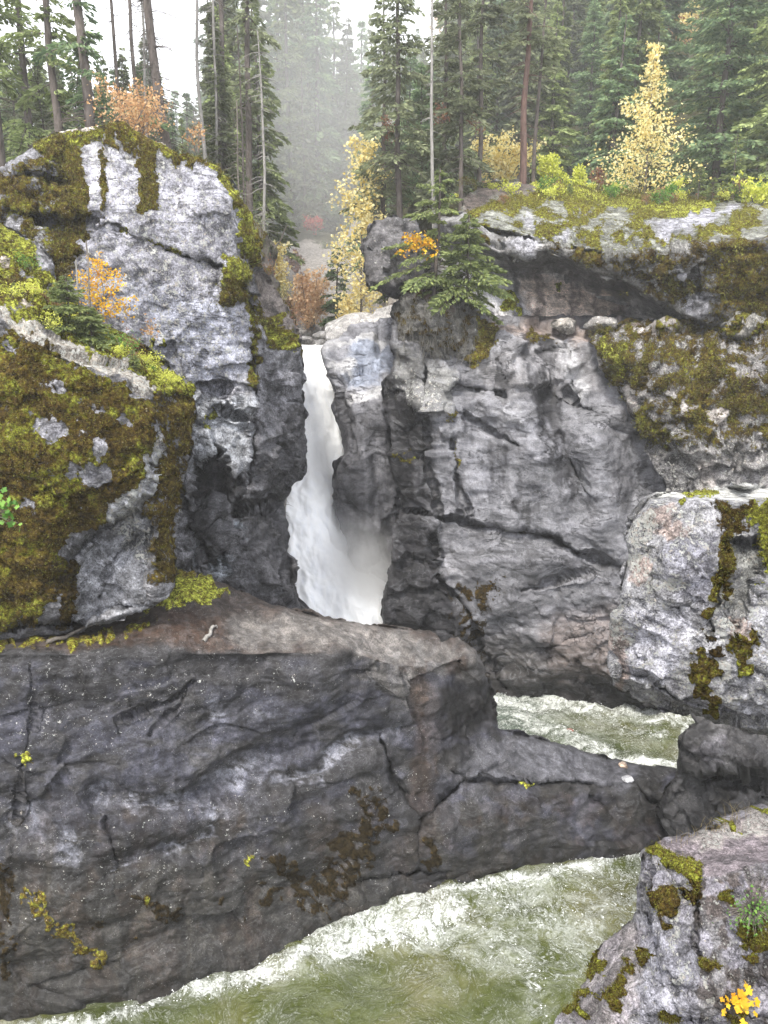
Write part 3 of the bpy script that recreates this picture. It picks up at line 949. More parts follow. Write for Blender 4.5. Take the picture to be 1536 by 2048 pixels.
# ---- scrubby shoulder behind the dome
def shoulder_paint(c):
    c.settint(np.clip(c.noise(20, 30, 2), 0, 1), (0.10, 0.085, 0.07))
    c.setmoss(sstep(0.35, 0.7, c.noise(30, 40, 3)) * 0.85, 0.36)
rock('scrubby_bank', [(470, 400, 33.5), (505, 430, 33.5), (535, 470, 33.5), (548, 520, 33.4), (560, 575, 33.2), (575, 610, 33), (592, 650, 33), (604, 700, 33), (606, 800, 32.5), (500, 820, 32), (460, 600, 32.5)],
     step=3.5, thick=5, rim=(30, 1.5), seed=9, wob=12, tint=(0.15, 0.13, 0.115), mat=M_far, disp=[('fbm', 2, 0.6), ('fbm', 0.6, 0.3)], paint=shoulder_paint)
tag(bpy.data.objects['scrubby_bank'], 'brown scrub-covered bank behind the right shoulder of the dome cliff', 'bank')


# ---- inner rock right of the waterfall
def inner_paint(c):
    top = c.poly([(630, 680), (700, 650), (820, 650), (810, 720), (770, 780), (740, 800), (700, 780), (650, 760)], 9)
    c.settint(top * 0.9, (0.36, 0.365, 0.41))
    c.settint(c.poly([(690, 690), (790, 700), (790, 740), (760, 770), (690, 765)], 10) * 0.9, (0.32, 0.36, 0.46))
    c.settint(c.line([(640, 700), (700, 690), (780, 690)], 5, 8) * 0.7, (0.62, 0.62, 0.64))
    c.settint(c.line([(700, 800), (740, 790), (765, 780)], 6, 8) * 0.8, (0.62, 0.62, 0.64))
    c.settint(c.line([(670, 730), (700, 735)], 6, 8) * 0.8, (0.62, 0.62, 0.64))
    c.wet = np.maximum(c.wet, 0.75 * sstep(790, 870, c.py))
rock('falls_buttress', [(640, 700, 38.4), (652, 682, 39.5), (700, 655, 41), (760, 640, 42), (840, 632, 42), (850, 900, 38), (850, 1300, 37), (740, 1300, 37), (712, 1180, 37.2), (694, 1110, 37.4), (680, 1050, 37.4), (664, 1010, 37.4), (664, 960, 37.4), (688, 908, 37.6), (678, 850, 37.8), (668, 800, 38), (654, 755, 38.2), (646, 725, 38.3)],
     inner=[(720, 900, 36.6), (730, 1050, 36.4), (760, 780, 37.0), (700, 790, 37.0), (690, 720, 38.4)],
     ridges=[[(640, 765, 37.8), (700, 805, 36.9), (770, 790, 36.8)]],
     step=3, thick=3, rim=(20, 0.8), seed=12, wob=6, soften=3, tint=(0.20, 0.20, 0.22), mat=M_cliff, dark=0.60,
     disp=[('fbm', 2.5, 0.7), ('facet', (1.6, 1.6, 3.0), 0.5), ('ridge', (1.2, 1.2, 3), 0.25), ('fbm', 0.5, 0.10)], paint=inner_paint)
tag(bpy.data.objects['falls_buttress'], 'wet grey rock buttress immediately right of the white waterfall', 'rock')


# ---- main right cliff
def cliff_sculpt(c):
    c.crack([(880, 1035), (940, 1050), (1040, 1062), (1100, 1075), (1160, 1108), (1250, 1135)], 6, 0.75, below=0.5, L=70)
    c.crack([(905, 760), (940, 775), (985, 782), (1010, 790)], 5, 0.5, below=0.3, L=35)
    c.crack([(900, 790), (905, 820), (960, 850), (1040, 890)], 3.5, 0.35, below=0.2, L=40)
    c.crack([(905, 880), (915, 950), (925, 1040)], 4, 0.35)
    c.crack([(920, 960), (940, 1050)], 4, 0.35)
    c.crack([(1130, 780), (1220, 850), (1300, 870)], 4, 0.4, below=0.25, L=50)
    c.crack([(1120, 860), (1155, 950), (1180, 990)], 3, 0.3)
    c.crack([(860, 1070), (870, 1150), (940, 1230), (960, 1300), (1010, 1370)], 6, 0.4)
    c.crack([(1045, 1180), (1100, 1165), (1180, 1145)], 4, 0.3)
    c.crack([(850, 730), (858, 900), (870, 1000), (880, 1040)], 5, 0.5)
    c.crack([(780, 1010), (820, 1025), (860, 1030)], 4, 0.4)
    c.crack([(1055, 1310), (1160, 1270), (1230, 1255)], 3, 0.25)
    c.crack([(1000, 680), (1010, 760)], 3, 0.25)
    # long diagonal hollows of the polished face
    for pts, w, dd in (([(1090, 700), (1110, 850), (1170, 1010)], 30, 0.5), ([(960, 860), (990, 930), (1060, 1000)], 30, 0.4), ([(950, 1130), (1100, 1120), (1230, 1180)], 34, -0.4),
                       ([(1230, 880), (1260, 960), (1250, 1050)], 34, 0.4), ([(980, 820), (1070, 830)], 26, -0.35), ([(1180, 900), (1200, 1040)], 26, -0.3), ([(1000, 1250), (1200, 1230)], 24, 0.3)):
        d = seg_dist(c.px, c.py, pts)
        c.D = c.D + dd * np.exp(-(d / w) ** 2)


def cliff_paint(c):
    n = c.noise(100, 16, 3)
    c.settint(sstep(0.3, 0.75, n) * 0.7, (0.27, 0.27, 0.30))
    c.settint(c.poly([(870, 800), (1060, 830), (1250, 900), (1290, 1120), (1000, 1060), (880, 1030)], 40) * 0.35, (0.27, 0.275, 0.31))
    # dark corner column: wet rock, with its left-facing side's shade painted in
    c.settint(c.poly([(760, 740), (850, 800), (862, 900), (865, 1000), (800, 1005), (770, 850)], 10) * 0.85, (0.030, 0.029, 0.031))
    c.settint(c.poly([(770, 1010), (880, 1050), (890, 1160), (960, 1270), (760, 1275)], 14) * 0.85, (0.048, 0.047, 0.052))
    c.wet = np.maximum(c.wet, 0.8 * c.poly([(760, 740), (845, 800), (860, 1000), (880, 1130), (950, 1290), (900, 1300), (760, 1290)], 14))
    c.settint(c.poly([(790, 700), (900, 740), (900, 830), (850, 830), (800, 760)], 12) * 0.8, (0.30, 0.30, 0.29))
    c.lich = np.maximum(c.lich, 0.6 * c.poly([(780, 720), (900, 760), (870, 850), (780, 780)], 30))
    # top band: blotchy with dark runs
    c.settint(c.poly([(940, 640), (1180, 650), (1200, 780), (1000, 800), (950, 720)], 20) * 0.7, (0.33, 0.32, 0.33))
    for pts, w in (([(1070, 660), (1080, 760)], 20), ([(1080, 760), (1100, 850), (1140, 980)], 16), ([(965, 700), (1010, 770)], 8), ([(1000, 900), (1005, 960)], 10), ([(1040, 1000), (1060, 1060)], 8)):
        lm_ = c.line(pts, w, w * 1.2, 1.0) * sstep(0.2, 0.5, c.noise(14, 60, 21))
        c.wet = np.maximum(c.wet, 0.8 * lm_); c.settint(lm_ * 0.7, (0.07, 0.07, 0.075))
    c.settint(c.line([(1115, 660), (1145, 740), (1160, 780)], 14, 14) * 0.8, (0.50, 0.50, 0.52))
    c.settint(c.spots([(1000, 690, 24, 26), (1010, 830, 36, 16), (930, 710, 18, 12)]) * 0.6, (0.44, 0.44, 0.47))
    c.setmoss(c.poly([(940, 640), (1000, 650), (985, 700), (960, 735), (925, 720)], 8) * 0.85, 0.42)
    c.setmoss(c.poly([(1050, 655), (1110, 660), (1100, 685), (1060, 690)], 6) * 0.55, 0.38)
    c.settint(c.poly([(980, 640), (1180, 640), (1340, 655), (1180, 680), (1000, 670)], 10) * 0.6, (0.42, 0.32, 0.27))
    runs = sstep(0.52, 0.8, c.noise(26, 300, 44)) * sstep(660, 720, c.py) * (1 - sstep(960, 1100, c.py))
    c.wet = np.maximum(c.wet, 0.65 * runs)
    c.settint(sstep(0.55, 0.8, c.noise(60, 200, 47)) * sstep(700, 760, c.py) * 0.45, (0.36, 0.36, 0.39))
    # foot of the cliff: brown, dark
    c.settint(sstep(1230, 1330, c.py) * 0.75, (0.115, 0.105, 0.10))
    c.settint(c.poly([(1080, 1240), (1230, 1210), (1240, 1340), (1100, 1350)], 24) * 0.6, (0.20, 0.16, 0.145))
    c.wet = np.maximum(c.wet, 0.85 * sstep(1330, 1385, c.py))
    c.settint(c.poly([(1040, 1370), (1230, 1350), (1860, 1400), (1860, 1600), (1000, 1480)], 16) * 0.85, (0.035, 0.033, 0.034))  # shade below the lichen block, painted onto the cliff foot
    c.setmoss(c.poly([(900, 1170), (1010, 1160), (960, 1330), (1000, 1380), (960, 1400), (900, 1290)], 24) * 0.6 * sstep(0.4, 0.6, c.noise(20, None, 40)), 0.12)
    c.setmoss(c.spots([(812, 915, 18, 6), (905, 830, 5, 30), (915, 905, 5, 20)]) * 0.5, 0.45)


rock('gorge_cliff', [(792, 600, 36.5), (786, 640, 36), (778, 690, 35.6), (790, 716, 35.6), (770, 755, 35.6), (766, 800, 35.6), (772, 850, 35.4), (776, 905, 35.4), (790, 960, 35.3), (806, 1012, 35.2), (790, 1040, 35), (786, 1090, 34.8), (776, 1150, 34.8), (766, 1195, 34.8), (764, 1235, 34.8), (775, 1290, 34.8), (900, 1420, 34.8), (980, 1450, 34.8),
                    (1100, 1460, 34.6), (1220, 1470, 34), (1380, 1500, 32.6), (1860, 1560, 31), (1860, 640, 37.5), (1480, 640, 37.8), (1300, 640, 37.8), (1150, 632, 37.8), (1000, 628, 37.6), (940, 600, 37.4)],
     inner=[(1000, 900, 34.0), (1100, 1000, 33.8), (1200, 900, 33.4), (1000, 1200, 34.1), (1150, 1250, 33.7), (1060, 760, 34.6), (1250, 1100, 33.0)] +
           [(x, y, W(x, y) + 0.0) for x, y in ((985, 1392), (1100, 1395), (1220, 1410), (1380, 1440), (1560, 1475))],
     ridges=[[(855, 740, 34.6), (866, 850, 34.3), (875, 960, 34.2), (885, 1050, 34.1), (880, 1150, 34.3), (950, 1260, 34.4)],
             [(960, 690, 35.6), (1060, 668, 35.6), (1180, 672, 35.4), (1300, 700, 35.2), (1860, 700, 35)]],
     step=3, thick=5, rim=(14, 0.7), soften=3, seed=15, wob=6, tint=(0.175, 0.175, 0.19), mat=M_cliff, dark=0.56,
     disp=[('fbm', (5, 5, 3.5), 0.9), ('fbm', (2.6, 2.6, 1.3), 0.24), ('ridge', (2.2, 2.2, 0.8), 0.06), ('facet', (1.5, 1.5, 1.2), 0.45, 4, lambda c: 1 - c.poly([(900, 800), (1280, 820), (1290, 1200), (900, 1250)], 60)), ('facet', 0.6, 0.05), ('fbm', 0.4, 0.03)],
     sculpt=cliff_sculpt, paint=cliff_paint)
tag(bpy.data.objects['gorge_cliff'], 'broad smooth water-worn grey cliff right of the waterfall above the far pool', 'cliff')


# ---- mossy shelf on the right, in front of the cliff
def shelf_paint(c):
    n = c.noise(34, None, 3)
    up = sstep(940, 840, c.py + 0.0 * c.px)
    c.setmoss((0.48 + 1.0 * (n - 0.45)) * up, 0.40)
    c.hue = 0.20 + 0.30 * c.noise(46, 40, 5)
    c.setmoss(c.poly([(1196, 695), (1225, 686), (1255, 700), (1250, 730), (1235, 770), (1225, 720)], 6) * 0.98, 0.95)
    c.settint(c.poly([(1280, 880), (1360, 930), (1600, 940), (1600, 1020), (1290, 1020)], 24) * 0.7, (0.33, 0.32, 0.33))
    bare = c.spots([(1300, 665, 36, 16), (1260, 800, 14, 36), (1380, 810, 20, 10), (1180, 740, 20, 50), (1440, 830, 24, 16), (1500, 760, 30, 12), (1410, 960, 30, 40)])
    c.moss *= 1 - 0.85 * bare
    c.settint(bare * 0.7, (0.40, 0.36, 0.34))
    c.lich = np.maximum(c.lich, 0.55)
    c.wet = np.maximum(c.wet, 0.8 * c.poly([(1300, 860), (1390, 950), (1380, 1000), (1310, 1000), (1310, 920)], 10) * sstep(0.3, 0.6, c.noise(10, 60, 17)))
    c.settint(c.poly([(1300, 860), (1400, 950), (1380, 1000), (1310, 1000)], 10) * 0.5, (0.15, 0.15, 0.15))
rock('mossy_shelf', [(1176, 672, 34.6), (1230, 655, 34.8), (1290, 640, 35.2), (1340, 640, 35.3), (1400, 655, 35.2), (1470, 640, 35.2), (1860, 630, 35), (1860, 1040, 31), (1430, 1030, 31), (1310, 1020, 31.8), (1306, 930, 32.2), (1296, 870, 32.6), (1262, 830, 33.2), (1236, 780, 33.6), (1196, 735, 34)],
     inner=[(1350, 800, 31.6), (1480, 820, 31), (1400, 950, 30.8), (1300, 760, 32.4)],
     ridges=[[(1200, 712, 33.6), (1290, 722, 32.8), (1400, 718, 32.4), (1600, 700, 32)]],
     step=3, thick=3, rim=(20, 0.8), seed=18, wob=9, soften=2, tint=(0.23, 0.22, 0.22), mat=M_dome,
     disp=[('fbm', 2.4, 0.6), ('facet', 1.2, 0.55), ('facet', 0.5, 0.22), ('fbm', 0.4, 0.14)], paint=shelf_paint)
tag(bpy.data.objects['mossy_shelf'], 'rough brown-green mossy rock shelf at the right edge, below the overhanging slab', 'rock shelf')


# ---- recess wall under the slab
def recess_paint(c):
    c.settint(c.poly([(1030, 540), (1150, 560), (1250, 610), (1230, 650), (1060, 650)], 16) * 0.8, (0.44, 0.36, 0.31))
    c.settint(c.poly([(960, 520), (1050, 540), (1050, 640), (960, 620)], 16) * 0.7, (0.34, 0.34, 0.36))
    for x, w in ((1080, 7), (1150, 8), (1240, 10), (1035, 5), (1195, 4)):
        c.wet = np.maximum(c.wet, c.line([(x - 12, 520), (x, 570), (x - 4, 640)], w, w) * 0.95)
    c.settint(c.poly([(x, y - 14) for x, y in LIP[2:]] + [(x, y + 34) for x, y in LIP[2:][::-1]], 8, 0.6) * 0.75, (0.09, 0.085, 0.085))  # shaded underside below the slab's lip, painted as a dark band
    c.setmoss(c.spots([(1015, 610, 20, 24), (1120, 568, 10, 5)]) * 0.9, 0.72)
    c.lich[:] = 0.2
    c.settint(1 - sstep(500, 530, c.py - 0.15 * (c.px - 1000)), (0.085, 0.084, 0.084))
LIP = [(925, 452), (960, 488), (1000, 512), (1060, 522), (1095, 500), (1140, 516), (1190, 545), (1255, 562), (1295, 592), (1345, 615), (1385, 642), (1430, 660)]
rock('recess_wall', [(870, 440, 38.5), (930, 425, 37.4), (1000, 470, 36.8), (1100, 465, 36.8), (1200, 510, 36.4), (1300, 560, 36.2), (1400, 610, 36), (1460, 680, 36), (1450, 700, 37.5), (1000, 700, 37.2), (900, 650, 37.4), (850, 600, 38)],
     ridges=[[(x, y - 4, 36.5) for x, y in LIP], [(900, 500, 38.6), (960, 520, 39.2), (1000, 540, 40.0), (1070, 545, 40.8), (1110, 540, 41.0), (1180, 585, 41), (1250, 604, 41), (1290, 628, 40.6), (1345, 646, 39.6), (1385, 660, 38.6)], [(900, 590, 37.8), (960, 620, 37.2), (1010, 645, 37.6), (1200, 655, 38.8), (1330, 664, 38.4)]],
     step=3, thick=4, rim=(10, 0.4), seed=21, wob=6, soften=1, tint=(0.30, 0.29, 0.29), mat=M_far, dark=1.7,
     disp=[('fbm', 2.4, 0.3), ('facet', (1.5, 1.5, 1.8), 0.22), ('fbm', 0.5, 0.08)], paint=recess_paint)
tag(bpy.data.objects['recess_wall'], 'pinkish stained rock wall in the hollow under the big overhanging slab', 'rock face')


# ---- the big sloping slab with the overhang
def slab_sculpt(c):
    c.crack([(930, 446), (975, 462), (1030, 470), (1090, 496)], 6, 0.6)
    c.crack([(1330, 560), (1380, 540), (1400, 600)], 5, 0.4)
    c.crack([(1150, 500), (1230, 520), (1330, 530)], 5, 0.35)


def slab_paint(c):
    n = c.noise(50, 24, 3); n2 = c.noise(16, None, 5)
    front = sstep(0, 30, c.py - np.interp(c.px, [900, 1000, 1100, 1200, 1300, 1400, 1600], [425, 450, 470, 490, 492, 470, 450]))
    c.setmoss(front * (0.40 + 1.1 * (n - 0.42)), 0.34)
    c.hue = 0.18 + 0.34 * c.noise(30, 30, 8)
    c.settint(np.clip(1 - front, 0, 1) * 0.8, (0.25, 0.26, 0.22))
    c.lich = np.maximum(c.lich, 0.45 * (1 - front))
    c.setmoss((1 - front) * (0.22 + 0.55 * sstep(0.40, 0.65, n)), 0.55)
    crest = c.line([(1080, 370), (1150, 385), (1230, 400), (1300, 405), (1420, 410)], 11, 9, 0.6)
    c.setmoss(crest * 0.95, 0.92)
    soil = c.poly([(915, 395), (1000, 365), (1100, 362), (1060, 385), (960, 400), (925, 425)], 8)
    c.moss *= 1 - soil; c.lich *= 1 - soil
    c.settint(soil, (0.15, 0.12, 0.105))
    grey = c.poly([(1290, 450), (1430, 410), (1500, 408), (1400, 450), (1330, 480)], 9)
    c.moss *= 1 - 0.9 * grey
    c.settint(grey * 0.9, (0.40, 0.40, 0.46)); c.lich *= 1 - 0.6 * grey
    c.setmoss(c.poly([(1330, 420), (1420, 408), (1400, 425), (1340, 440)], 5) * 0.9, 0.85)
    under = c.spots([(1030, 495, 60, 26), (1365, 550, 12, 26), (1400, 610, 36, 20), (1130, 480, 12, 12), (1060, 440, 16, 14)])
    c.moss *= 1 - 0.9 * under
    c.settint(under * 0.85, (0.36, 0.36, 0.40)); c.lich = np.maximum(c.lich * (1 - 0.4 * under), 0)
    lipm = c.line([(x, y) for x, y in LIP], 9, 8, 0.5)
    c.moss *= 1 - 0.7 * lipm
    c.settint(lipm * 0.6, (0.30, 0.29, 0.28))
    c.setmoss(c.poly([(1400, 500), (1600, 470), (1600, 640), (1440, 640)], 30) * 0.6, 0.4)
rock('overhanging_slab', [(918, 425, 40.5), (925, 395, 43), (965, 373, 46), (1040, 362, 47.5), (1120, 368, 47.5), (1200, 390, 46.5), (1290, 404, 46), (1400, 406, 46), (1500, 403, 46), (1860, 400, 46),
                         (1860, 672, 34.8), (1500, 672, 34.8)] + [(x, y, 35.2 if x > 1060 else 36.2) for x, y in LIP[::-1]],
     inner=[(1200, 450, 39.5), (1400, 450, 39), (1040, 420, 41), (1040, 500, 35.2), (1400, 580, 34.0)],
     ridges=[[(925, 436, 38.6), (985, 452, 36.6), (1080, 470, 35.6), (1180, 496, 34.8), (1280, 510, 34.2), (1400, 490, 33.8), (1600, 480, 33.4)]],
     step=3, thick=5, rim=(6, 0.35), seed=24, wob=6, soften=1, tint=(0.25, 0.245, 0.24), mat=M_dome, shrink=0.0, dark=0.62,
     disp=[('fbm', 3, 0.5), ('facet', (1.8, 1.8, 1.0), 0.45, 24, lambda c: sstep(470, 520, c.py)), ('facet', 0.6, 0.2, 24, lambda c: sstep(440, 500, c.py)), ('fbm', 0.6, 0.14)], sculpt=slab_sculpt, paint=slab_paint)
tag(bpy.data.objects['overhanging_slab'], 'big sloping mossy slab overhanging the hollow at the upper right', 'rock slab')

# ---- overhanging knob at the gorge's edge
def knob_paint(c):
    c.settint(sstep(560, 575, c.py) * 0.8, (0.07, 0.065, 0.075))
    c.lich[:] = 0.3
rock('overhanging_knob', [(752, 440, 36.8), (775, 432, 37), (830, 436, 37.5), (870, 500, 37.6), (850, 575, 37.2), (812, 592, 37), (795, 599, 36.8), (765, 586, 36.4), (742, 580, 36.2), (731, 563, 36), (730, 520, 36), (724, 490, 36.2), (734, 470, 36.4)],
     inner=[(775, 520, 35.4), (770, 562, 35.3)], ridges=[[(740, 560, 35.8), (790, 572, 35.4), (840, 560, 36)]],
     step=2.5, thick=3, rim=(16, 0.8), seed=27, wob=5, soften=1, tint=(0.115, 0.11, 0.115), mat=M_far,
     disp=[('fbm', 1.5, 0.4), ('facet', (0.8, 0.8, 1.4), 0.3), ('fbm', 0.35, 0.1)], paint=knob_paint)
tag(bpy.data.objects['overhanging_knob'], 'dark grey rock knob jutting over the gorge beside the yellow tree', 'rock')


# ---- root-hung pillar below the small conifer
def pillar_paint(c):
    c.settint(np.clip(c.noise(16, 24, 2), 0, 1) * 0.8, (0.12, 0.115, 0.10))
    c.settint(c.poly([(820, 580), (900, 580), (910, 625), (860, 610)], 8) * 0.9, (0.15, 0.085, 0.07))
    c.lich[:] = 0.3
    c.setmoss(sstep(0.5, 0.7, c.noise(20, 24, 9)) * 0.6, 0.25)
rock('rooty_outcrop', [(800, 590, 36), (850, 570, 36), (930, 590, 36.2), (960, 640, 36), (965, 700, 35.6), (930, 735, 35.4), (880, 740, 35.2), (850, 720, 35.2), (800, 725, 35.4), (786, 700, 35.4), (792, 650, 35.6), (780, 625, 35.8)],
     inner=[(870, 650, 34.4)], step=2.5, thick=2.5, rim=(24, 1.0), seed=29, wob=6, tint=(0.17, 0.165, 0.16), mat=M_far,
     disp=[('fbm', 1.2, 0.3), ('facet', 0.5, 0.25), ('fbm', 0.3, 0.2)], paint=pillar_paint)
tag(bpy.data.objects['rooty_outcrop'], 'rock outcrop matted with grey roots below the young fir at the cliff edge', 'rock')


# ---- loose stones on the shelf under the slab
for k, (x, y, rx, ry, d, lab) in enumerate(((1205, 648, 34, 20, 35.0, 'smooth pale stone under the slab, left of the brownish mossy one'), (1328, 655, 32, 22, 34.0, 'rounded moss-capped stone under the right end of the slab'),
                                            (1130, 652, 26, 16, 35.4, 'small pale stone at the left end of the row under the slab'), (1500, 655, 56, 34, 33.2, 'big mossy stone on the shelf at the right edge'), (1260, 655, 22, 13, 34.8, 'low brownish stone between two rounded ones under the slab'))):
    pts = [(x + rx * math.cos(a) * (1 + 0.22 * math.sin(3 * a + k * 2.1)), y + ry * math.sin(a) * (0.95 + 0.22 * math.cos(2 * a + k * 1.7)), d + 0.25) for a in np.linspace(0, 2 * math.pi, 10)[:-1]]
    def stp(c, k=k):
        c.lich[:] = 0.5
        if k in (1, 3): c.setmoss(sstep(0.4, 0.6, c.noise(24, None, 3)) * (0.9 if k == 3 else 0.6), 0.5)
    o = rock('shelf_stone', pts, inner=[(x, y, d - 0.3)], step=2.5, thick=0.9, rim=(14, 0.4), seed=40 + k, wob=3, tint=[(0.42, 0.40, 0.39), (0.33, 0.3, 0.28), (0.42, 0.39, 0.36), (0.25, 0.24, 0.22), (0.3, 0.24, 0.21)][k], mat=M_dome,
             disp=[('fbm', 0.8, 0.2), ('facet', 0.6, 0.28), ('facet', 0.25, 0.06)], paint=stp)
    tag(o, lab, 'stone')


# ---- lichen-crusted block on the right
def block_sculpt(c):
    c.crack([(1240, 1340), (1290, 1350), (1340, 1385), (1400, 1410), (1460, 1430)], 4, 0.14, below=0.12, L=16)
    c.crack([(1490, 1325), (1540, 1345)], 5, 0.25, below=0.1, L=40)
    c.crack([(1455, 1075), (1470, 1080), (1520, 1085)], 6, 0.25, below=0.2, L=60)
    c.crack([(1340, 1210), (1400, 1215)], 3, 0.08, below=0.05, L=30)
    c.crack([(1450, 1080), (1445, 1180), (1420, 1230), (1430, 1340)], 5, 0.10)
    c.D = c.D + 0.18 * c.poly([(1470, 1080), (1520, 1085), (1520, 1180), (1480, 1250), (1460, 1180)], 8)


def block_paint(c):
    n = c.noise(30, None, 3)
    c.lich[:] = 0.52 + 0.6 * (c.noise(50, None, 6) - 0.5)
    c.lich = np.maximum(c.lich, 0.95 * c.spots([(1290, 1060, 30, 50), (1265, 1110, 14, 40), (1450, 1200, 30, 30), (1450, 1260, 24, 26), (1340, 1160, 30, 14), (1370, 1030, 9, 14), (1440, 1330, 20, 22), (1280, 1330, 14, 10), (1250, 1240, 14, 30), (1470, 1400, 20, 20)]))
    c.settint(c.poly([(1340, 1080), (1430, 1060), (1430, 1200), (1350, 1190)], 16) * 0.7, (0.25, 0.25, 0.30))
    c.settint(c.poly([(1260, 1220), (1380, 1230), (1360, 1380), (1270, 1350)], 24) * 0.6, (0.38, 0.38, 0.44))
    c.settint(c.poly([(1470, 1080), (1525, 1085), (1520, 1180), (1470, 1240)], 8) * 0.8, (0.22, 0.225, 0.215))
    c.settint(c.poly([(1500, 1230), (1860, 1200), (1860, 1480), (1500, 1440), (1440, 1380)], 20) * 0.6, (0.34, 0.345, 0.38))
    c.settint(c.spots([(1320, 1030, 40, 20), (1350, 1060, 40, 16), (1280, 1140, 20, 30), (1250, 1290, 16, 50), (1480, 1260, 20, 26), (1245, 1370, 14, 30)]) * 0.65, (0.30, 0.22, 0.185))
    # top sliver
    top = c.poly([(1330, 975), (1440, 970), (1820, 968), (1820, 1006), (1480, 1000), (1380, 992), (1300, 998)], 3, 0.15)
    c.settint(top, (0.50, 0.50, 0.48)); c.lich *= 1 - 0.5 * top
    c.setmoss(c.poly([(1360, 984), (1440, 984), (1420, 994), (1370, 992)], 3, 0.3), 0.85)
    c.setmoss(c.poly([(1490, 1010), (1820, 1005), (1820, 1190), (1530, 1160), (1525, 1060), (1500, 1050)], 6) * 0.98, 0.8)
    c.setmoss(c.poly([(1430, 1000), (1500, 1012), (1490, 1060), (1450, 1070), (1430, 1030)], 8) * 0.75, 0.15)
    c.setmoss(c.line([(1455, 1070), (1452, 1130), (1440, 1185)], 8, 5) * 0.95, 0.33)
    c.setmoss(c.line([(1430, 1160), (1425, 1190)], 5, 3), 0.5)
    c.setmoss(c.spots([(1420, 1217, 11, 9), (1400, 1330, 26, 26), (1480, 1295, 20, 30), (1410, 1370, 22, 26), (1500, 1280, 12, 20), (1430, 1400, 14, 16), (1432, 1425, 6, 12)]) * 0.98, 0.42)
    c.setmoss(c.spots([(1420, 1270, 14, 8), (1440, 1295, 16, 10)]) * 0.8, 0.1)
    c.setmoss(c.spots([(1362, 1003, 10, 7), (1480, 1320, 12, 16), (1432, 1420, 5, 7)]) * 0.9, 0.65)
    undercut_shade = sstep(0, 16, c.py - np.interp(c.px, [1210, 1290, 1370, 1440, 1600], [1385, 1405, 1428, 1448, 1490]))
    c.settint(undercut_shade * 0.9, (0.06, 0.055, 0.055)); c.lich *= 1 - undercut_shade; c.moss *= 1 - undercut_shade  # shadow of the undercut painted along the block's lower edge
rock('lichen_block', [(1300, 995, 12.2), (1345, 984, 12.6), (1385, 985, 13), (1440, 976, 14), (1540, 978, 14.8), (1820, 980, 15), (1820, 1520, 12.5), (1536, 1475, 12.6), (1440, 1448, 12.8), (1370, 1432, 12.9), (1280, 1404, 12.9), (1226, 1372, 12.8), (1214, 1330, 12.5), (1222, 1290, 12.4), (1228, 1240, 12.2), (1242, 1180, 12.0), (1256, 1120, 12.0), (1252, 1075, 12.0), (1270, 1030, 12.0)],
     inner=[(1350, 1120, 11.3), (1450, 1120, 11.2), (1350, 1280, 11.4), (1480, 1300, 11.2), (1560, 1350, 11.1)],
     ridges=[[(1300, 1010, 11.8), (1400, 1000, 11.7), (1480, 1004, 11.6), (1820, 1010, 11.5)], [(1230, 1350, 12.0), (1300, 1378, 11.8), (1370, 1408, 11.7), (1450, 1432, 11.6), (1820, 1490, 11.5)]],
     step=2.3, thick=2.6, rim=(12, 0.3), seed=31, wob=7, soften=2, tint=(0.26, 0.26, 0.28), mat=M_block, dark=1.0,
     disp=[('fbm', 1.6, 0.22, 31, lambda c: sstep(990, 1050, c.py)), ('facet', (0.9, 0.9, 1.1), 0.16, 31, lambda c: sstep(995, 1050, c.py)), ('facet', 0.32, 0.06, 31, lambda c: sstep(990, 1030, c.py)), ('fbm', 0.22, 0.035)], sculpt=block_sculpt, paint=block_paint)
tag(bpy.data.objects['lichen_block'], 'big grey block crusted with white lichen jutting in from the right edge', 'boulder')


# ---- dark rock under it
def under_paint(c):
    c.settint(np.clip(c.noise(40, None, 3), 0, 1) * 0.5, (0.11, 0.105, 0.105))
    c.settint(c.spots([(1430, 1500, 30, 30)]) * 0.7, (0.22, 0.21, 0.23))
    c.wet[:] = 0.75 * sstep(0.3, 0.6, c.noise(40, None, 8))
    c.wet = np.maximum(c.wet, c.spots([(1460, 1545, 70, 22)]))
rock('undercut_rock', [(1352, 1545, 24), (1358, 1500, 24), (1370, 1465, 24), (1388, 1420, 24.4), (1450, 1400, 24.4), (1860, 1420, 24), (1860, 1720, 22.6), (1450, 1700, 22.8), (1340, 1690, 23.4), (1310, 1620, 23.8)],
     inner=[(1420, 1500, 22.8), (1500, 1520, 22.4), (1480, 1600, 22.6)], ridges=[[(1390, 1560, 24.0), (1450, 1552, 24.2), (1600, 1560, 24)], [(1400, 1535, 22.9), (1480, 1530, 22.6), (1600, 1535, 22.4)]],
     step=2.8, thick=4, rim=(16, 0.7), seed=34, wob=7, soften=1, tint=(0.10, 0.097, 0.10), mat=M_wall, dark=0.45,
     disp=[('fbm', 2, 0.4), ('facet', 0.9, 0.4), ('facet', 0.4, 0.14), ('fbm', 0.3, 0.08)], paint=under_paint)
tag(bpy.data.objects['undercut_rock'], 'dark undercut rock below the lichen block beside the far pool', 'rock')


# ---- near rock bottom right
def near_sculpt(c):
    c.crack([(1300, 1740), (1330, 1850), (1345, 1900), (1375, 1970), (1380, 2048)], 5, 0.10)
    c.crack([(1290, 1830), (1330, 1930), (1380, 1990)], 4, 0.08, below=0.05, L=30)
    c.crack([(1395, 1760), (1390, 1900), (1400, 2048)], 4, 0.08)
    c.crack([(1430, 1990), (1500, 2030), (1560, 2040)], 4, 0.10)
    c.D = c.D - 0.10 * c.poly([(1295, 1760), (1330, 1750), (1380, 1950), (1340, 1960)], 12, 0.4)


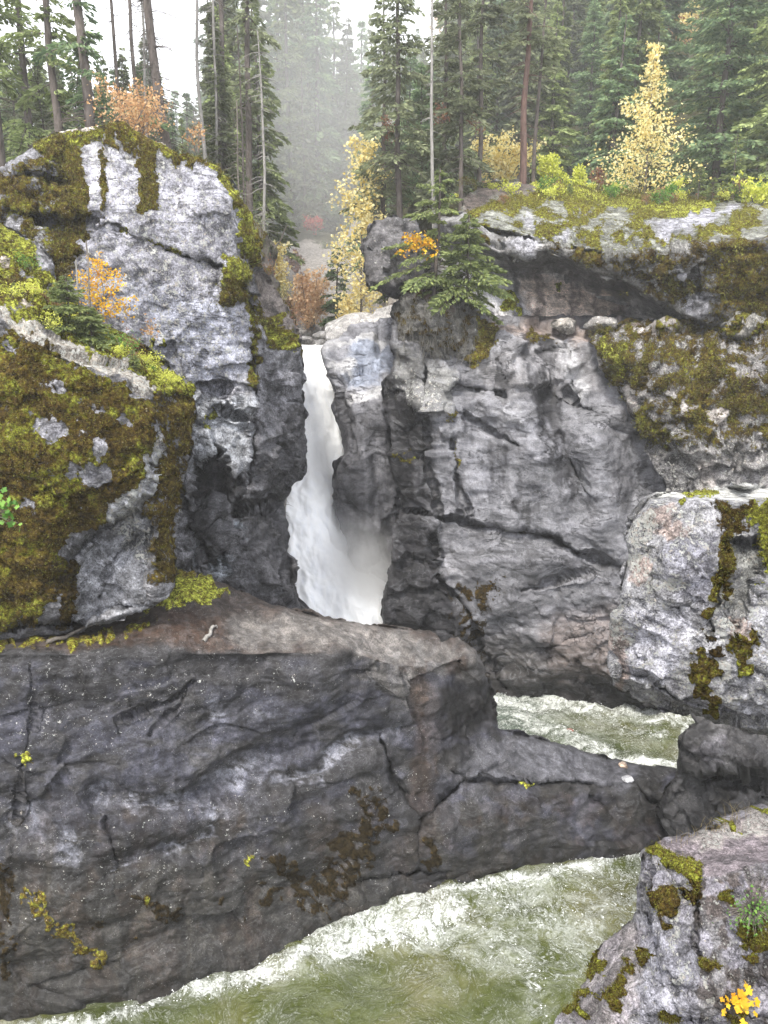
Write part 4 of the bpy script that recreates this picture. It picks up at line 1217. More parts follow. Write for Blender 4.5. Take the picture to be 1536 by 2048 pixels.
def near_paint(c):
    n = c.noise(26, None, 3)
    top = c.poly([(1300, 1690), (1340, 1678), (1400, 1668), (1480, 1640), (1820, 1600), (1820, 1725), (1536, 1732), (1420, 1752), (1370, 1725)], 5, 0.4)
    c.settint(top, (0.25, 0.215, 0.235))
    c.settint(c.poly([(1380, 1672), (1480, 1640), (1820, 1605), (1820, 1655), (1480, 1672), (1400, 1690)], 6) * 0.8, (0.45, 0.41, 0.39))
    c.lich = np.maximum(c.lich, 0.75 * c.poly([(1380, 1672), (1480, 1640), (1820, 1605), (1820, 1655), (1480, 1672), (1400, 1690)], 8))
    c.settint(c.poly([(1400, 1750), (1820, 1735), (1820, 1850), (1480, 1860), (1400, 1830)], 18) * 0.85, (0.10, 0.078, 0.072))
    c.settint(sstep(0.5, 0.62, c.noise(40, 60, 19)) * (c.px > 1390) * (1 - top) * 0.8, (0.07, 0.055, 0.05))
    c.settint(sstep(0.5, 0.62, c.noise(44, 60, 20)) * (1 - top) * 0.6, (0.36, 0.35, 0.42))
    c.settint(c.poly([(1290, 1800), (1380, 1850), (1390, 2060), (1280, 2060), (1290, 1900)], 16) * 0.8, (0.36, 0.36, 0.42))
    c.lich = np.maximum(c.lich, 0.42 * (1 - top))
    c.lich = np.maximum(c.lich, 0.95 * c.line([(1345, 1770), (1355, 1850), (1345, 1900), (1370, 1960)], 6, 5))
    c.lich = np.maximum(c.lich, 0.9 * c.spots([(1412, 1965, 10, 12), (1418, 2000, 9, 7), (1440, 1940, 14, 5), (1310, 1945, 16, 5)]))
    c.setmoss(c.line([(1308, 1698), (1335, 1712), (1370, 1738), (1395, 1748)], 11, 5) * 0.98, 0.66)
    c.setmoss(c.poly([(1310, 1780), (1345, 1775), (1352, 1830), (1338, 1856), (1318, 1830)], 5), 0.27)
    c.setmoss(c.poly([(1375, 1760), (1400, 1760), (1400, 1810), (1378, 1810)], 5), 0.2)
    c.setmoss(c.spots([(1250, 1923, 11, 12), (1290, 1915, 18, 22), (1262, 1950, 20, 12), (1190, 1930, 16, 26), (1165, 1995, 22, 20), (1340, 2040, 26, 18), (1420, 1930, 28, 16), (1150, 2030, 28, 18), (1236, 1990, 20, 34), (1500, 1870, 30, 60), (1475, 2040, 20, 16), (1455, 1795, 10, 16)]) * 0.98, 0.44)
    c.hue = np.where(c.px < 1220, 0.55, c.hue)
    c.settint(c.poly([(1110, 2060), (1170, 1900), (1260, 1840), (1285, 1860), (1290, 1940), (1250, 2060)], 12) * 0.5, (0.30, 0.26, 0.26))
    c.setmoss(c.spots([(1456, 1655, 30, 5), (1520, 1628, 20, 6)]), 0.78)
rock('near_outcrop', [(1292, 1700, 7.9), (1330, 1680, 8.3), (1400, 1664, 8.8), (1480, 1639, 9.6), (1540, 1616, 10.2), (1820, 1600, 10.6), (1820, 2120, 5.6), (1090, 2120, 7.6), (1118, 2048, 7.8), (1150, 1998, 8.0), (1178, 1930, 8.2), (1208, 1882, 8.3), (1262, 1842, 8.2), (1274, 1790, 8.0), (1282, 1735, 7.9)],
     inner=[(1240, 1980, 7.0), (1200, 2060, 6.9), (1450, 1950, 6.3), (1340, 1980, 6.5), (1550, 1900, 6.0)],
     ridges=[[(1300, 1702, 7.6), (1345, 1722, 7.3), (1398, 1752, 7.0), (1480, 1745, 6.8), (1820, 1735, 6.6)], [(1300, 1712, 7.55), (1300, 1800, 7.3), (1330, 1900, 6.7), (1380, 2000, 6.3)], [(1285, 1850, 7.7), (1290, 1930, 7.2)]],
     step=2.3, thick=1.6, rim=(10, 0.2), seed=37, wob=5, soften=1, tint=(0.23, 0.225, 0.24), mat=M_near, dark=0.80,
     disp=[('fbm', 1.1, 0.14), ('facet', (0.5, 0.5, 0.7), 0.10, 37, lambda c: 1 - 0.8 * c.poly([(1300, 1690), (1820, 1600), (1820, 1730), (1400, 1750)], 8)), ('facet', 0.18, 0.03), ('fbm', 0.12, 0.03)], sculpt=near_sculpt, paint=near_paint)
tag(bpy.data.objects['near_outcrop'], 'nearest rock outcrop at the lower right with moss tufts and a flat purplish top', 'rock')


def surf(key, px, py, out=0.0):
    """point on a sculpted rock under a photo pixel"""
    c = RC[key]
    x0, y0 = c.px[0, 0], c.py[0, 0]
    i = int(round((px - x0) / c.step)); j = int(round((py - y0) / c.step))
    i = min(max(i, 0), c.px.shape[1] - 1); j = min(max(j, 0), c.px.shape[0] - 1)
    p = c.pos[j, i] + c.nrm[j, i] * out
    return Vector(p)


# ------------------------------------------------------------------ terrain
def terrain_z(x, y):
    x = np.asarray(x, float); y = np.asarray(y, float)
    xc = -0.075 * y + 0.6
    val = -2.6 + 10.5 * sstep(56, 90, y) + 0.12 * np.maximum(0, y - 90)
    left = 4.6 + 0.03 * np.maximum(0, y - 40) + 0.11 * np.maximum(0, y - 120)
    right = 6.4 + 0.10 * np.maximum(0, y - 48) + 0.30 * np.maximum(0, y - 62) + 0.20 * np.maximum(0, x - 6) * sstep(50, 80, y)
    g = np.maximum(0, y - 85)
    wl = sstep(-1.2, -5.5, (x - xc) / (1 + 0.12 * g)); wr = sstep(1.6, 5.5, (x - xc) / (1 + 0.05 * g))
    z = val * (1 - wl) * (1 - wr) + left * wl + right * wr
    far = sstep(110, 190, y)
    z = z + far * 6
    y0 = 42 - 12 * sstep(-3, -6, x) + 6 * sstep(1, 4, x)
    s = sstep(0, 4.5, y - y0)
    z = -22 + s * (z + 22)
    # ground carries on behind and beside the viewer, well below the view
    p = np.stack([x / 9, y / 9, np.zeros_like(x)], -1)
    z = z + s * (fbm(p, 4, 5) * 1.6) * sstep(45, 70, y)
    return z


def graded(a, b, c, n1, n2):
    return np.concatenate([np.linspace(a, b, n1)[:-1], np.linspace(b, c, n2)])


tx = np.concatenate([np.linspace(-400, -90, 24)[:-1], np.linspace(-90, 110, 260)[:-1], np.linspace(110, 400, 24)])
ty = np.concatenate([np.linspace(-60, 10, 12)[:-1], np.linspace(10, 100, 170)[:-1], np.linspace(100, 420, 90)])
TX, TY = np.meshgrid(tx, ty)
TZ = terrain_z(TX, TY)
idx = np.arange(TX.size).reshape(TX.shape)
tq = np.stack([idx[:-1, :-1], idx[:-1, 1:], idx[1:, 1:], idx[1:, :-1]], -1).reshape(-1, 4)
xc_ = -0.075 * TY + 0.6
gr = (1 - sstep(2.2, 5.5, np.abs(TX - xc_))) * (1 - sstep(80, 92, TY))
s = NT('forest_floor')
tc = s.n('ShaderNodeTexCoord'); P = tc.outputs['Object']
ga = s.n('ShaderNodeAttribute', attribute_name='gravel')
n1 = s.noise(P, 0.6, 8, 0.7); n2 = s.noise(P, 4, 6, 0.75)
fc = s.ramp(n1, [(0.3, (0.035, 0.03, 0.018)), (0.5, (0.06, 0.06, 0.025)), (0.7, (0.09, 0.075, 0.04))])
gc = s.ramp(n2, [(0.35, (0.20, 0.18, 0.17)), (0.5, (0.40, 0.37, 0.35)), (0.65, (0.60, 0.57, 0.55))])
gm = s.mapr(s.math('ADD', ga.outputs['Fac'], s.math('SUBTRACT', n1, 0.5)), 0.35, 0.55)
s.bsdf(s.mix(gm, fc, gc), 0.95, s.bump(s.math('ADD', n1, n2), 1.0, 0.5), spec=0.1)
M_ground = s.m
g4 = np.stack([gr.ravel()] * 3 + [np.ones(gr.size)], 1)
o = mesh_obj('hillside', np.stack([TX.ravel(), TY.ravel(), TZ.ravel()], 1), tq, M_ground, attrs={'gravel': g4}, origin=np.zeros(3))
tag(o, kind='structure')

# ------------------------------------------------------------------ water
s = NT('river_water')
tc = s.n('ShaderNodeTexCoord'); P = tc.outputs['Object']
fa = s.n('ShaderNodeAttribute', attribute_name='foam')
sp = s.n('ShaderNodeSeparateColor'); s.l(fa.outputs['Color'], sp.inputs[0])
foam, teal, lace = sp.outputs
wv = s.n('ShaderNodeVectorMath', operation='ADD')
wn = s.n('ShaderNodeTexNoise'); wn.inputs['Scale'].default_value = 0.55; wn.inputs['Detail'].default_value = 3; wn.inputs['Distortion'].default_value = 0.8
s.l(P, wn.inputs['Vector']); s.l(P, wv.inputs[0])
sc_ = s.n('ShaderNodeVectorMath', operation='SCALE'); sc_.inputs['Scale'].default_value = 3.0
s.l(wn.outputs['Color'], sc_.inputs[0]); s.l(sc_.outputs[0], wv.inputs[1])
Q = wv.outputs[0]
a = s.noise(Q, 1.1, 7, 0.6, 0.6)
line1 = s.mapr(s.math('ABSOLUTE', s.math('SUBTRACT', a, 0.5)), 0.0, 0.022, 1.0, 0.0)
b = s.noise(Q, 2.6, 6, 0.65, 1.0)
line2 = s.mapr(s.math('ABSOLUTE', s.math('SUBTRACT', b, 0.5)), 0.0, 0.03, 1.0, 0.0)
bub = s.noise(P, 16, 6, 0.75)
big = s.noise(Q, 1.6, 8, 0.7)
fill = s.mapr(s.math('ADD', s.math('MULTIPLY', foam, 0.95), s.math('MULTIPLY', s.math('SUBTRACT', s.math('ADD', s.math('MULTIPLY', big, 0.55), s.math('MULTIPLY', s.noise(Q, 5.5, 6, 0.75, 1.5), 0.45)), 0.5), 3.6)), 0.45, 1.0)
lines = s.math('MULTIPLY', s.math('ADD', s.math('MULTIPLY', line1, 0.8), s.math('MULTIPLY', line2, 0.55)), s.math('MAXIMUM', lace, s.math('MULTIPLY', foam, 0.8)))
lines = s.math('MULTIPLY', lines, s.mapr(bub, 0.38, 0.6, 0.25, 1.0))
dots = s.math('MULTIPLY', s.mapr(bub, 0.60, 0.66), s.math('MULTIPLY', s.math('ADD', lace, foam), 0.55))
soft = s.math('MULTIPLY', s.mapr(s.noise(Q, 0.9, 5, 0.6), 0.4, 0.66), s.math('MULTIPLY', s.math('ADD', lace, foam), 0.22))
f = s.math('MAXIMUM', s.math('MAXIMUM', fill, soft), s.math('MAXIMUM', lines, dots), clamp=True)
holes = s.mapr(s.vor(Q, 3.2), 0.12, 0.42, 0.35, 1.0)
f = s.math('MULTIPLY', f, s.math('MAXIMUM', holes, s.mapr(foam, 0.7, 1.0)), clamp=True)
f = s.math('MULTIPLY', f, s.mapr(bub, 0.36, 0.54, 0.4, 1.1), clamp=True)
wc = s.ramp(s.noise(P, 0.22, 4, 0.55), [(0.38, (0.028, 0.036, 0.007)), (0.5, (0.048, 0.058, 0.013)), (0.62, (0.075, 0.074, 0.024))])
wc = s.mix(s.math('MULTIPLY', teal, 0.8), wc, (0.075, 0.10, 0.085))
col = s.mix(f, wc, (0.70, 0.73, 0.70))
h = s.math('ADD', s.math('MULTIPLY', s.noise(Q, 2.4, 7, 0.6), 0.8), s.math('MULTIPLY', f, 0.35))
h = s.math('ADD', h, s.math('MULTIPLY', bub, s.math('MULTIPLY', f, 0.25)))
s.bsdf(col, s.mapr(f, 0, 1, 0.2, 0.8, False), s.bump(h, 0.7, 0.22), spec=0.5, IOR=1.33)
M_water = s.m

gx = np.concatenate([np.arange(-24, -14, 0.25), np.arange(-14, 19, 0.085), np.arange(19, 30, 0.25)]); gy = np.arange(12.5, 40, 0.085)
GX, GY = np.meshgrid(gx, gy)
PXw, PYw = proj(GX, GY, np.full(GX.shape, ZR))
p3 = np.stack([GX / 2.2, GY / 2.2, np.zeros(GX.shape)], -1)
wob = fbm(p3, 4, 71) * 60
X, Y = PXw + wob, PYw + fbm(p3 + 9, 4, 72) * 50
near = GY < 26.2
dW = seg_dist(X, Y, [(x, y + 14) for x, y in WLINE])
fm = near * (0.85 * (1 - sstep(0, 40, dW)) * sstep(200, 420, PXw) + 0.75 * (1 - sstep(0, 30, dW)) * (1 - sstep(200, 420, PXw)))
fm = np.maximum(fm, near * 0.85 * (1 - sstep(14, 70, seg_dist(X, Y, [(640, 1890), (720, 1870), (800, 1860), (900, 1835)]))))
fm = np.maximum(fm, near * 0.34 * (1 - sstep(20, 80, seg_dist(X, Y, [(860, 1840), (980, 1790), (1100, 1760), (1290, 1730)]))))
fm = np.maximum(fm, near * 0.50 * (1 - sstep(10, 44, seg_dist(X, Y, [(960, 1790), (1080, 1830), (1180, 1840), (1260, 1800)]))))
fm = np.maximum(fm, near * 0.48 * (1 - sstep(6, 40, seg_dist(X, Y, [(940, 1860), (1020, 1900), (1070, 1950), (1085, 2060)]))))
fm = np.maximum(fm, near * 0.5 * (1 - sstep(8, 36, seg_dist(X, Y, [(620, 1930), (760, 1890), (860, 1870)]))))
lace_ = near * (0.35 + 0.65 * np.clip(in_poly(PXw, PYw, [(700, 1830), (1300, 1690), (1300, 1850), (1200, 1960), (1050, 1960), (850, 1900)]), 0, 1))
lace_ = blur(np.where(near & (PYw > 1960), 0.22, lace_), 6)
farp = GY >= 26.2
fF = np.zeros(GX.shape)
for pts, w, sft, v in (([(980, 1396), (1060, 1412), (1130, 1408), (1200, 1420), (1290, 1428), (1400, 1450)], 5, 26, 0.85), ([(1385, 1440), (1372, 1490), (1360, 1540)], 4, 24, 0.75), ([(1210, 1518), (1280, 1526), (1360, 1540)], 6, 14, 0.95),
                       ([(1040, 1440), (1150, 1480), (1210, 1510)], 6, 26, 0.75), ([(1000, 1420), (1120, 1430), (1300, 1460)], 10, 26, 0.5), ([(1250, 1470), (1330, 1475)], 5, 20, 0.6), ([(985, 1450), (1050, 1470)], 10, 20, 0.5)):
    fF = np.maximum(fF, v * (1 - sstep(w, w + sft, seg_dist(PXw + wob * 0.3, PYw + wob * 0.2, pts))))
foamv = np.where(farp, fF, fm)
lacev = np.where(farp, 0.6, lace_)
tealv = np.where(farp, np.clip(1 - (PXw - 1000) / 260, 0, 1), 0.0)
Zw = ZR + np.where(farp, 0.45, 0.20) * fbm(p3 * 1.3, 5, 80, 0.6) + 0.14 * np.clip(foamv + lacev * 0.5, 0, 1) * fbm(p3 * 1.6 + 4, 4, 83, 0.55, True) + np.clip(foamv, 0, 1) * (0.42 * fbm(p3 * 2.4, 4, 81, 0.6) + 0.06) + 0.35 * np.where(near, (1 - sstep(0, 60, dW)) * sstep(500, 700, PXw) * (1 - sstep(950, 1200, PXw)), 0) * (0.4 + fbm(p3 * 1.7, 3, 82))
idx = np.arange(GX.size).reshape(GX.shape)
wq = np.stack([idx[:-1, :-1], idx[:-1, 1:], idx[1:, 1:], idx[1:, :-1]], -1).reshape(-1, 4)
att = np.stack([foamv.ravel(), tealv.ravel(), lacev.ravel(), np.ones(GX.size)], 1)
o = mesh_obj('river', np.stack([GX.ravel(), GY.ravel(), Zw.ravel()], 1), wq, M_water, attrs={'foam': np.clip(att, 0, 1)}, origin=np.zeros(3))
tag(o, kind='structure')

# flecks of spray thrown up where the current hits the wall
kk = rng.choice(GX.size, 5200, p=(lambda w: w / w.sum())((np.clip(foamv, 0, 1) ** 3 * (((PYw > 1690) & (PYw < 2060)) | farp) * (PXw > 100) * (PXw < 1420)).ravel() + 1e-12))
Pk = np.stack([GX.ravel()[kk], GY.ravel()[kk], Zw.ravel()[kk]], 1) + np.abs(rng.normal(size=(5200, 3))) * np.array([0.04, 0.04, 0.045]) * np.array([1, -1, 1])
SPRAY = Pk

# the waterfall
s = NT('falling_water')
tc = s.n('ShaderNodeTexCoord'); P = tc.outputs['Object']
st = s.noise(s.mapping(P, (2.4, 2.4, 0.35)), 1.2, 8, 0.65, 0.6)
st2 = s.noise(P, 3.5, 6, 0.7)
hh = s.math('ADD', st, s.math('MULTIPLY', st2, 0.4))
colf = s.ramp(st, [(0.3, (0.88, 0.91, 0.97)), (0.5, (0.95, 0.97, 0.99)), (0.7, (0.97, 0.98, 0.99))])
s.bsdf(colf, 0.8, s.bump(hh, 0.35, 0.2), spec=0.2, Subsurface_Weight=0.0)
M_falls = s.m
rock('waterfall', [(560, 694, 44), (600, 690, 44.5), (660, 692, 44.5), (690, 760, 42), (705, 860, 41), (720, 940, 40.4), (730, 1010, 39.6), (760, 1080, 38.6), (830, 1150, 37.4), (860, 1320, 35.5), (540, 1320, 34.5), (530, 1100, 36.5), (530, 1000, 38), (545, 800, 41)],
     inner=[(620, 900, 39.4), (630, 1050, 37.2), (680, 1180, 35.6), (620, 760, 41.2), (740, 1230, 35.2)], step=3, thick=1.2, rim=(20, 0.5), seed=50, wob=3, soften=4,
     tint=(0.8, 0.8, 0.8), mat=M_falls, shrink=0.02, disp=[('fbm', (1.4, 1.4, 4), 0.6), ('fbm', (0.5, 0.5, 2.2), 0.16)])
tag(bpy.data.objects['waterfall'], kind='structure')
up = np.array([[-14, 43.6], [2, 43.6], [3, 62], [-14, 62]])
ux, uy = np.meshgrid(np.linspace(-9, 0.5, 70), np.linspace(43.4, 60, 110))
uz = -2.55 + 0.10 * (uy - 44) / 10 + 0.22 * fbm(np.stack([ux / 1.2, uy / 1.2, ux * 0], -1), 4, 90)
idx = np.arange(ux.size).reshape(ux.shape)
o = mesh_obj('upper_river', np.stack([ux.ravel(), uy.ravel(), uz.ravel()], 1), np.stack([idx[:-1, :-1], idx[:-1, 1:], idx[1:, 1:], idx[1:, :-1]], -1).reshape(-1, 4), M_water,
             attrs={'foam': np.tile([0.75, 0.2, 0.8, 1.0], (ux.size, 1))}, origin=np.zeros(3))
tag(o, kind='structure')


# ------------------------------------------------------------------ plants
def leafmat(name, stops, transl=0.35, var=0.35, rough=0.7):
    s = NT(name)
    geo = s.n('ShaderNodeNewGeometry')
    oi = s.n('ShaderNodeObjectInfo')
    tc = s.n('ShaderNodeTexCoord')
    n = s.noise(tc.outputs['Object'], 0.9, 4, 0.6)
    v = s.math('ADD', s.math('MULTIPLY', geo.outputs['Random Per Island'], 0.55), s.math('MULTIPLY', n, 0.45))
    col = s.ramp(v, stops)
    k = s.mapr(oi.outputs['Random'], 0, 1, 1 - var, 1 + var, False)
    col = s.mix(1.0, col, k, 'MULTIPLY')
    d = s.n('ShaderNodeBsdfPrincipled'); s.put(d.inputs['Base Color'], col); d.inputs['Roughness'].default_value = rough
    d.inputs['Specular IOR Level'].default_value = 0.25
    t = s.n('ShaderNodeBsdfTranslucent'); s.put(t.inputs[0], col)
    m = s.n('ShaderNodeMixShader'); m.inputs[0].default_value = transl
    s.l(d.outputs[0], m.inputs[1]); s.l(t.outputs[0], m.inputs[2]); s.l(m.outputs[0], s.out.inputs[0])
    return s.m


def barkmat(name, c1, c2, sc=6):
    s = NT(name)
    tc = s.n('ShaderNodeTexCoord')
    n = s.noise(s.mapping(tc.outputs['Object'], (1, 1, 0.3)), sc, 6, 0.7)
    s.bsdf(s.ramp(n, [(0.35, c1), (0.65, c2)]), 0.9, s.bump(n, 0.8, 0.05), spec=0.15)
    return s.m


M_fir = leafmat('fir_needles', [(0.2, (0.10, 0.13, 0.05)), (0.5, (0.20, 0.25, 0.095)), (0.8, (0.31, 0.36, 0.15))])
M_firblue = leafmat('dark_fir_needles', [(0.2, (0.07, 0.12, 0.06)), (0.5, (0.135, 0.20, 0.10)), (0.8, (0.23, 0.30, 0.14))])
M_firgrey = leafmat('grey_green_needles', [(0.2, (0.075, 0.088, 0.05)), (0.5, (0.14, 0.16, 0.088)), (0.8, (0.21, 0.235, 0.13))])
M_young = leafmat('young_fir_needles', [(0.2, (0.085, 0.115, 0.045)), (0.5, (0.15, 0.19, 0.07)), (0.8, (0.26, 0.30, 0.10))], var=0.1)
M_yellow = leafmat('yellow_leaves', [(0.2, (0.60, 0.46, 0.14)), (0.5, (0.80, 0.70, 0.33)), (0.8, (0.88, 0.83, 0.52))], 0.5, 0.1)
M_gold = leafmat('golden_leaves', [(0.2, (0.45, 0.20, 0.015)), (0.5, (0.66, 0.38, 0.02)), (0.8, (0.75, 0.55, 0.06))], 0.45, 0.08)
M_peach = leafmat('peach_leaves', [(0.2, (0.55, 0.34, 0.20)), (0.5, (0.72, 0.50, 0.30)), (0.8, (0.82, 0.66, 0.45))], 0.4, 0.1)
M_orange = leafmat('orange_leaves', [(0.2, (0.32, 0.17, 0.08)), (0.5, (0.48, 0.30, 0.15)), (0.8, (0.58, 0.43, 0.25))], 0.45, 0.1)
M_lime = leafmat('lime_leaves', [(0.2, (0.36, 0.40, 0.05)), (0.5, (0.52, 0.55, 0.09)), (0.8, (0.65, 0.65, 0.20))], 0.45, 0.1)
M_red = leafmat('red_leaves', [(0.2, (0.30, 0.03, 0.025)), (0.5, (0.45, 0.07, 0.05)), (0.8, (0.5, 0.16, 0.08))], 0.4, 0.15)
M_rust = leafmat('rusty_leaves', [(0.2, (0.12, 0.05, 0.03)), (0.5, (0.22, 0.10, 0.06)), (0.8, (0.30, 0.17, 0.10))], 0.3, 0.15)
M_green = leafmat('green_leaves', [(0.2, (0.04, 0.11, 0.02)), (0.5, (0.09, 0.20, 0.035)), (0.8, (0.20, 0.34, 0.07))], 0.4, 0.1)
M_bark = barkmat('grey_bark', (0.05, 0.042, 0.036), (0.14, 0.12, 0.11))
M_redbark = barkmat('reddish_bark', (0.07, 0.045, 0.038), (0.17, 0.11, 0.095))
M_pale = barkmat('bleached_wood', (0.13, 0.125, 0.115), (0.28, 0.27, 0.255))
M_twig = barkmat('twigs', (0.08, 0.07, 0.06), (0.2, 0.18, 0.16))


def tube(pts, rad, sides=6):
    pts = np.asarray(pts, float)
    n = len(pts)
    tdir = np.gradient(pts, axis=0)
    tdir /= np.linalg.norm(tdir, axis=1, keepdims=True) + 1e-9
    ref = np.where(np.abs(tdir[:, 2:3]) > 0.9, np.array([[1., 0, 0]]), np.array([[0, 0, 1.]]))
    a = np.cross(tdir, ref); a /= np.linalg.norm(a, axis=1, keepdims=True) + 1e-9
    b = np.cross(tdir, a)
    ang = np.arange(sides) * 2 * math.pi / sides
    V = pts[:, None] + np.asarray(rad, float)[:, None, None] * (np.cos(ang)[None, :, None] * a[:, None] + np.sin(ang)[None, :, None] * b[:, None])
    V = V.reshape(-1, 3)
    i = np.arange(n - 1)[:, None] * sides + np.arange(sides)[None]
    j = np.arange(n - 1)[:, None] * sides + (np.arange(sides)[None] + 1) % sides
    F = np.stack([i, j, j + sides, i + sides], -1).reshape(-1, 4)
    return V, F


class MB:
    def __init__(s): s.v, s.f, s.n = [], [], 0
    def add(s, V, F):
        s.v.append(V); s.f.append(F + s.n); s.n += len(V)
    def obj(s, name, mat, parent=None, smooth=False, origin=None):
        return mesh_obj(name, np.concatenate(s.v), np.concatenate(s.f), mat, parent, smooth, origin=origin)


def kites(P, Dr, Ln, wd, r, fold=0.0):
    """leaf-sized four-cornered faces from base point, direction, length, width ratio"""
    n = len(P)
    Dr = Dr / (np.linalg.norm(Dr, axis=1, keepdims=True) + 1e-9)
    rn = r.normal(size=(n, 3)); rn[:, 2] += 0.8
    S = np.cross(Dr, rn); S /= np.linalg.norm(S, axis=1, keepdims=True) + 1e-9
    Ln = Ln[:, None]
    a = P; b = P + Dr * Ln * 0.45 + S * Ln * wd; c = P + Dr * Ln; d = P + Dr * Ln * 0.45 - S * Ln * wd
    V = np.stack([a, b, c, d], 1).reshape(-1, 3)
    F = np.arange(n * 4).reshape(n, 4)
    return V, F


def conifer(name, H, Rr, clear, nb, ns, spray, trunk_r, lean=(0, 0), droop=0.25, needle=None, bark=None, dead=14, sd=1, topr=0.02, sparse=0.0, shape=0.8):
    r = np.random.default_rng(sd)
    root = empty(name, (0, 0, 0))
    zz = np.linspace(0, 1, 14)
    wobx = np.cumsum(r.normal(size=14)) * 0.0045 * H; woby = np.cumsum(r.normal(size=14)) * 0.0045 * H
    wobx = np.convolve(np.pad(wobx, 1, mode='edge'), [.25, .5, .25], 'valid'); woby = np.convolve(np.pad(woby, 1, mode='edge'), [.25, .5, .25], 'valid')
    wobx -= wobx[0]; woby -= woby[0]
    tx_, ty_ = lean[0] * H * zz ** 1.2 + wobx, lean[1] * H * zz ** 1.2 + woby
    tp = np.stack([tx_, ty_, zz * H - 0.6 * (zz == 0)], 1)
    tr = trunk_r * (1 - zz) ** 0.7 * (1 - topr / trunk_r) + topr
    m = MB(); m.add(*tube(tp, tr, 8))
    ax = lambda z: np.interp(z / H, zz, tx_)
    ay = lambda z: np.interp(z / H, zz, ty_)
    if nb:
        t = np.sort(r.random(nb)) ** 0.92
        z = H * (clear + (1 - clear) * t)
        L = Rr * ((1 - t) ** shape) * (0.55 + 0.6 * r.random(nb)) + 0.12 * min(1, H / 6)
        if sparse: L *= np.where(r.random(nb) < sparse, 0.25, 1)
        az = r.random(nb) * 2 * math.pi
        rise = -0.15 + 0.55 * t + 0.12 * r.normal(size=nb)
        bi = np.repeat(np.arange(nb), np.maximum(3, (ns * (0.35 + L / max(Rr, .1))).astype(int)))
        n = len(bi)
        sfrac = 0.12 + 0.88 * r.random(n) ** 0.8
        l = L[bi]
        ox = l * sfrac
        lat = (r.random(n) - 0.5) * (0.55 * l * (1 - sfrac) + 0.25 * np.minimum(l, 1.2) + 0.06)
        ca, sa = np.cos(az[bi]), np.sin(az[bi])
        x = ax(z[bi]) + ca * ox - sa * lat
        y = ay(z[bi]) + sa * ox + ca * lat
        zz_ = z[bi] + l * (rise[bi] * sfrac - droop * sfrac ** 2) - 0.18 * np.abs(lat) + 0.05 * r.normal(size=n) * min(1, spray * 2)
        dr = np.stack([ca - sa * np.sign(lat) * 0.9, sa + ca * np.sign(lat) * 0.9, -0.25 + 0.35 * r.normal(size=n) - droop], 1)
        Ln = spray * (0.6 + 0.8 * r.random(n)) * (0.65 + 0.5 * (1 - t[bi]))
        V, F = kites(np.stack([x, y, zz_], 1), dr, Ln, 0.17, r)
        cm = MB(); cm.add(V, F)
        # the limbs belong to the trunk mesh
        for k in range(0, nb, 1 if nb < 90 else 2):
            q = np.linspace(0, 1, 4)
            bp = np.stack([ax(z[k]) + math.cos(az[k]) * L[k] * q, ay(z[k]) + math.sin(az[k]) * L[k] * q, z[k] + L[k] * (rise[k] * q - droop * q ** 2)], 1)
            m.add(*tube(bp, np.array([1, .7, .45, .15]) * min(trunk_r * 0.22, 0.012 + 0.016 * L[k]), 3))
        cm.obj('crown', needle, root, smooth=False)
    for k in range(dead):
        zk = H * (0.04 + (max(clear, 0.25) if nb else 0.93) * r.random())
        a = r.random() * 6.28; Lk = (0.3 + r.random() * 0.9) * max(0.35, min(1.6, Rr * 0.6))
        q = np.linspace(0, 1, 4)
        bp = np.stack([ax(zk) + math.cos(a) * Lk * q, ay(zk) + math.sin(a) * Lk * q, zk + Lk * (-0.15 * q - 0.2 * q * q) + 0.05 * r.normal(size=4) * q], 1)
        m.add(*tube(bp, np.array([1, .7, .5, .2]) * min(0.022, trunk_r * 0.3), 3))
    m.obj('trunk', bark or M_bark, root, smooth=True)
    return root


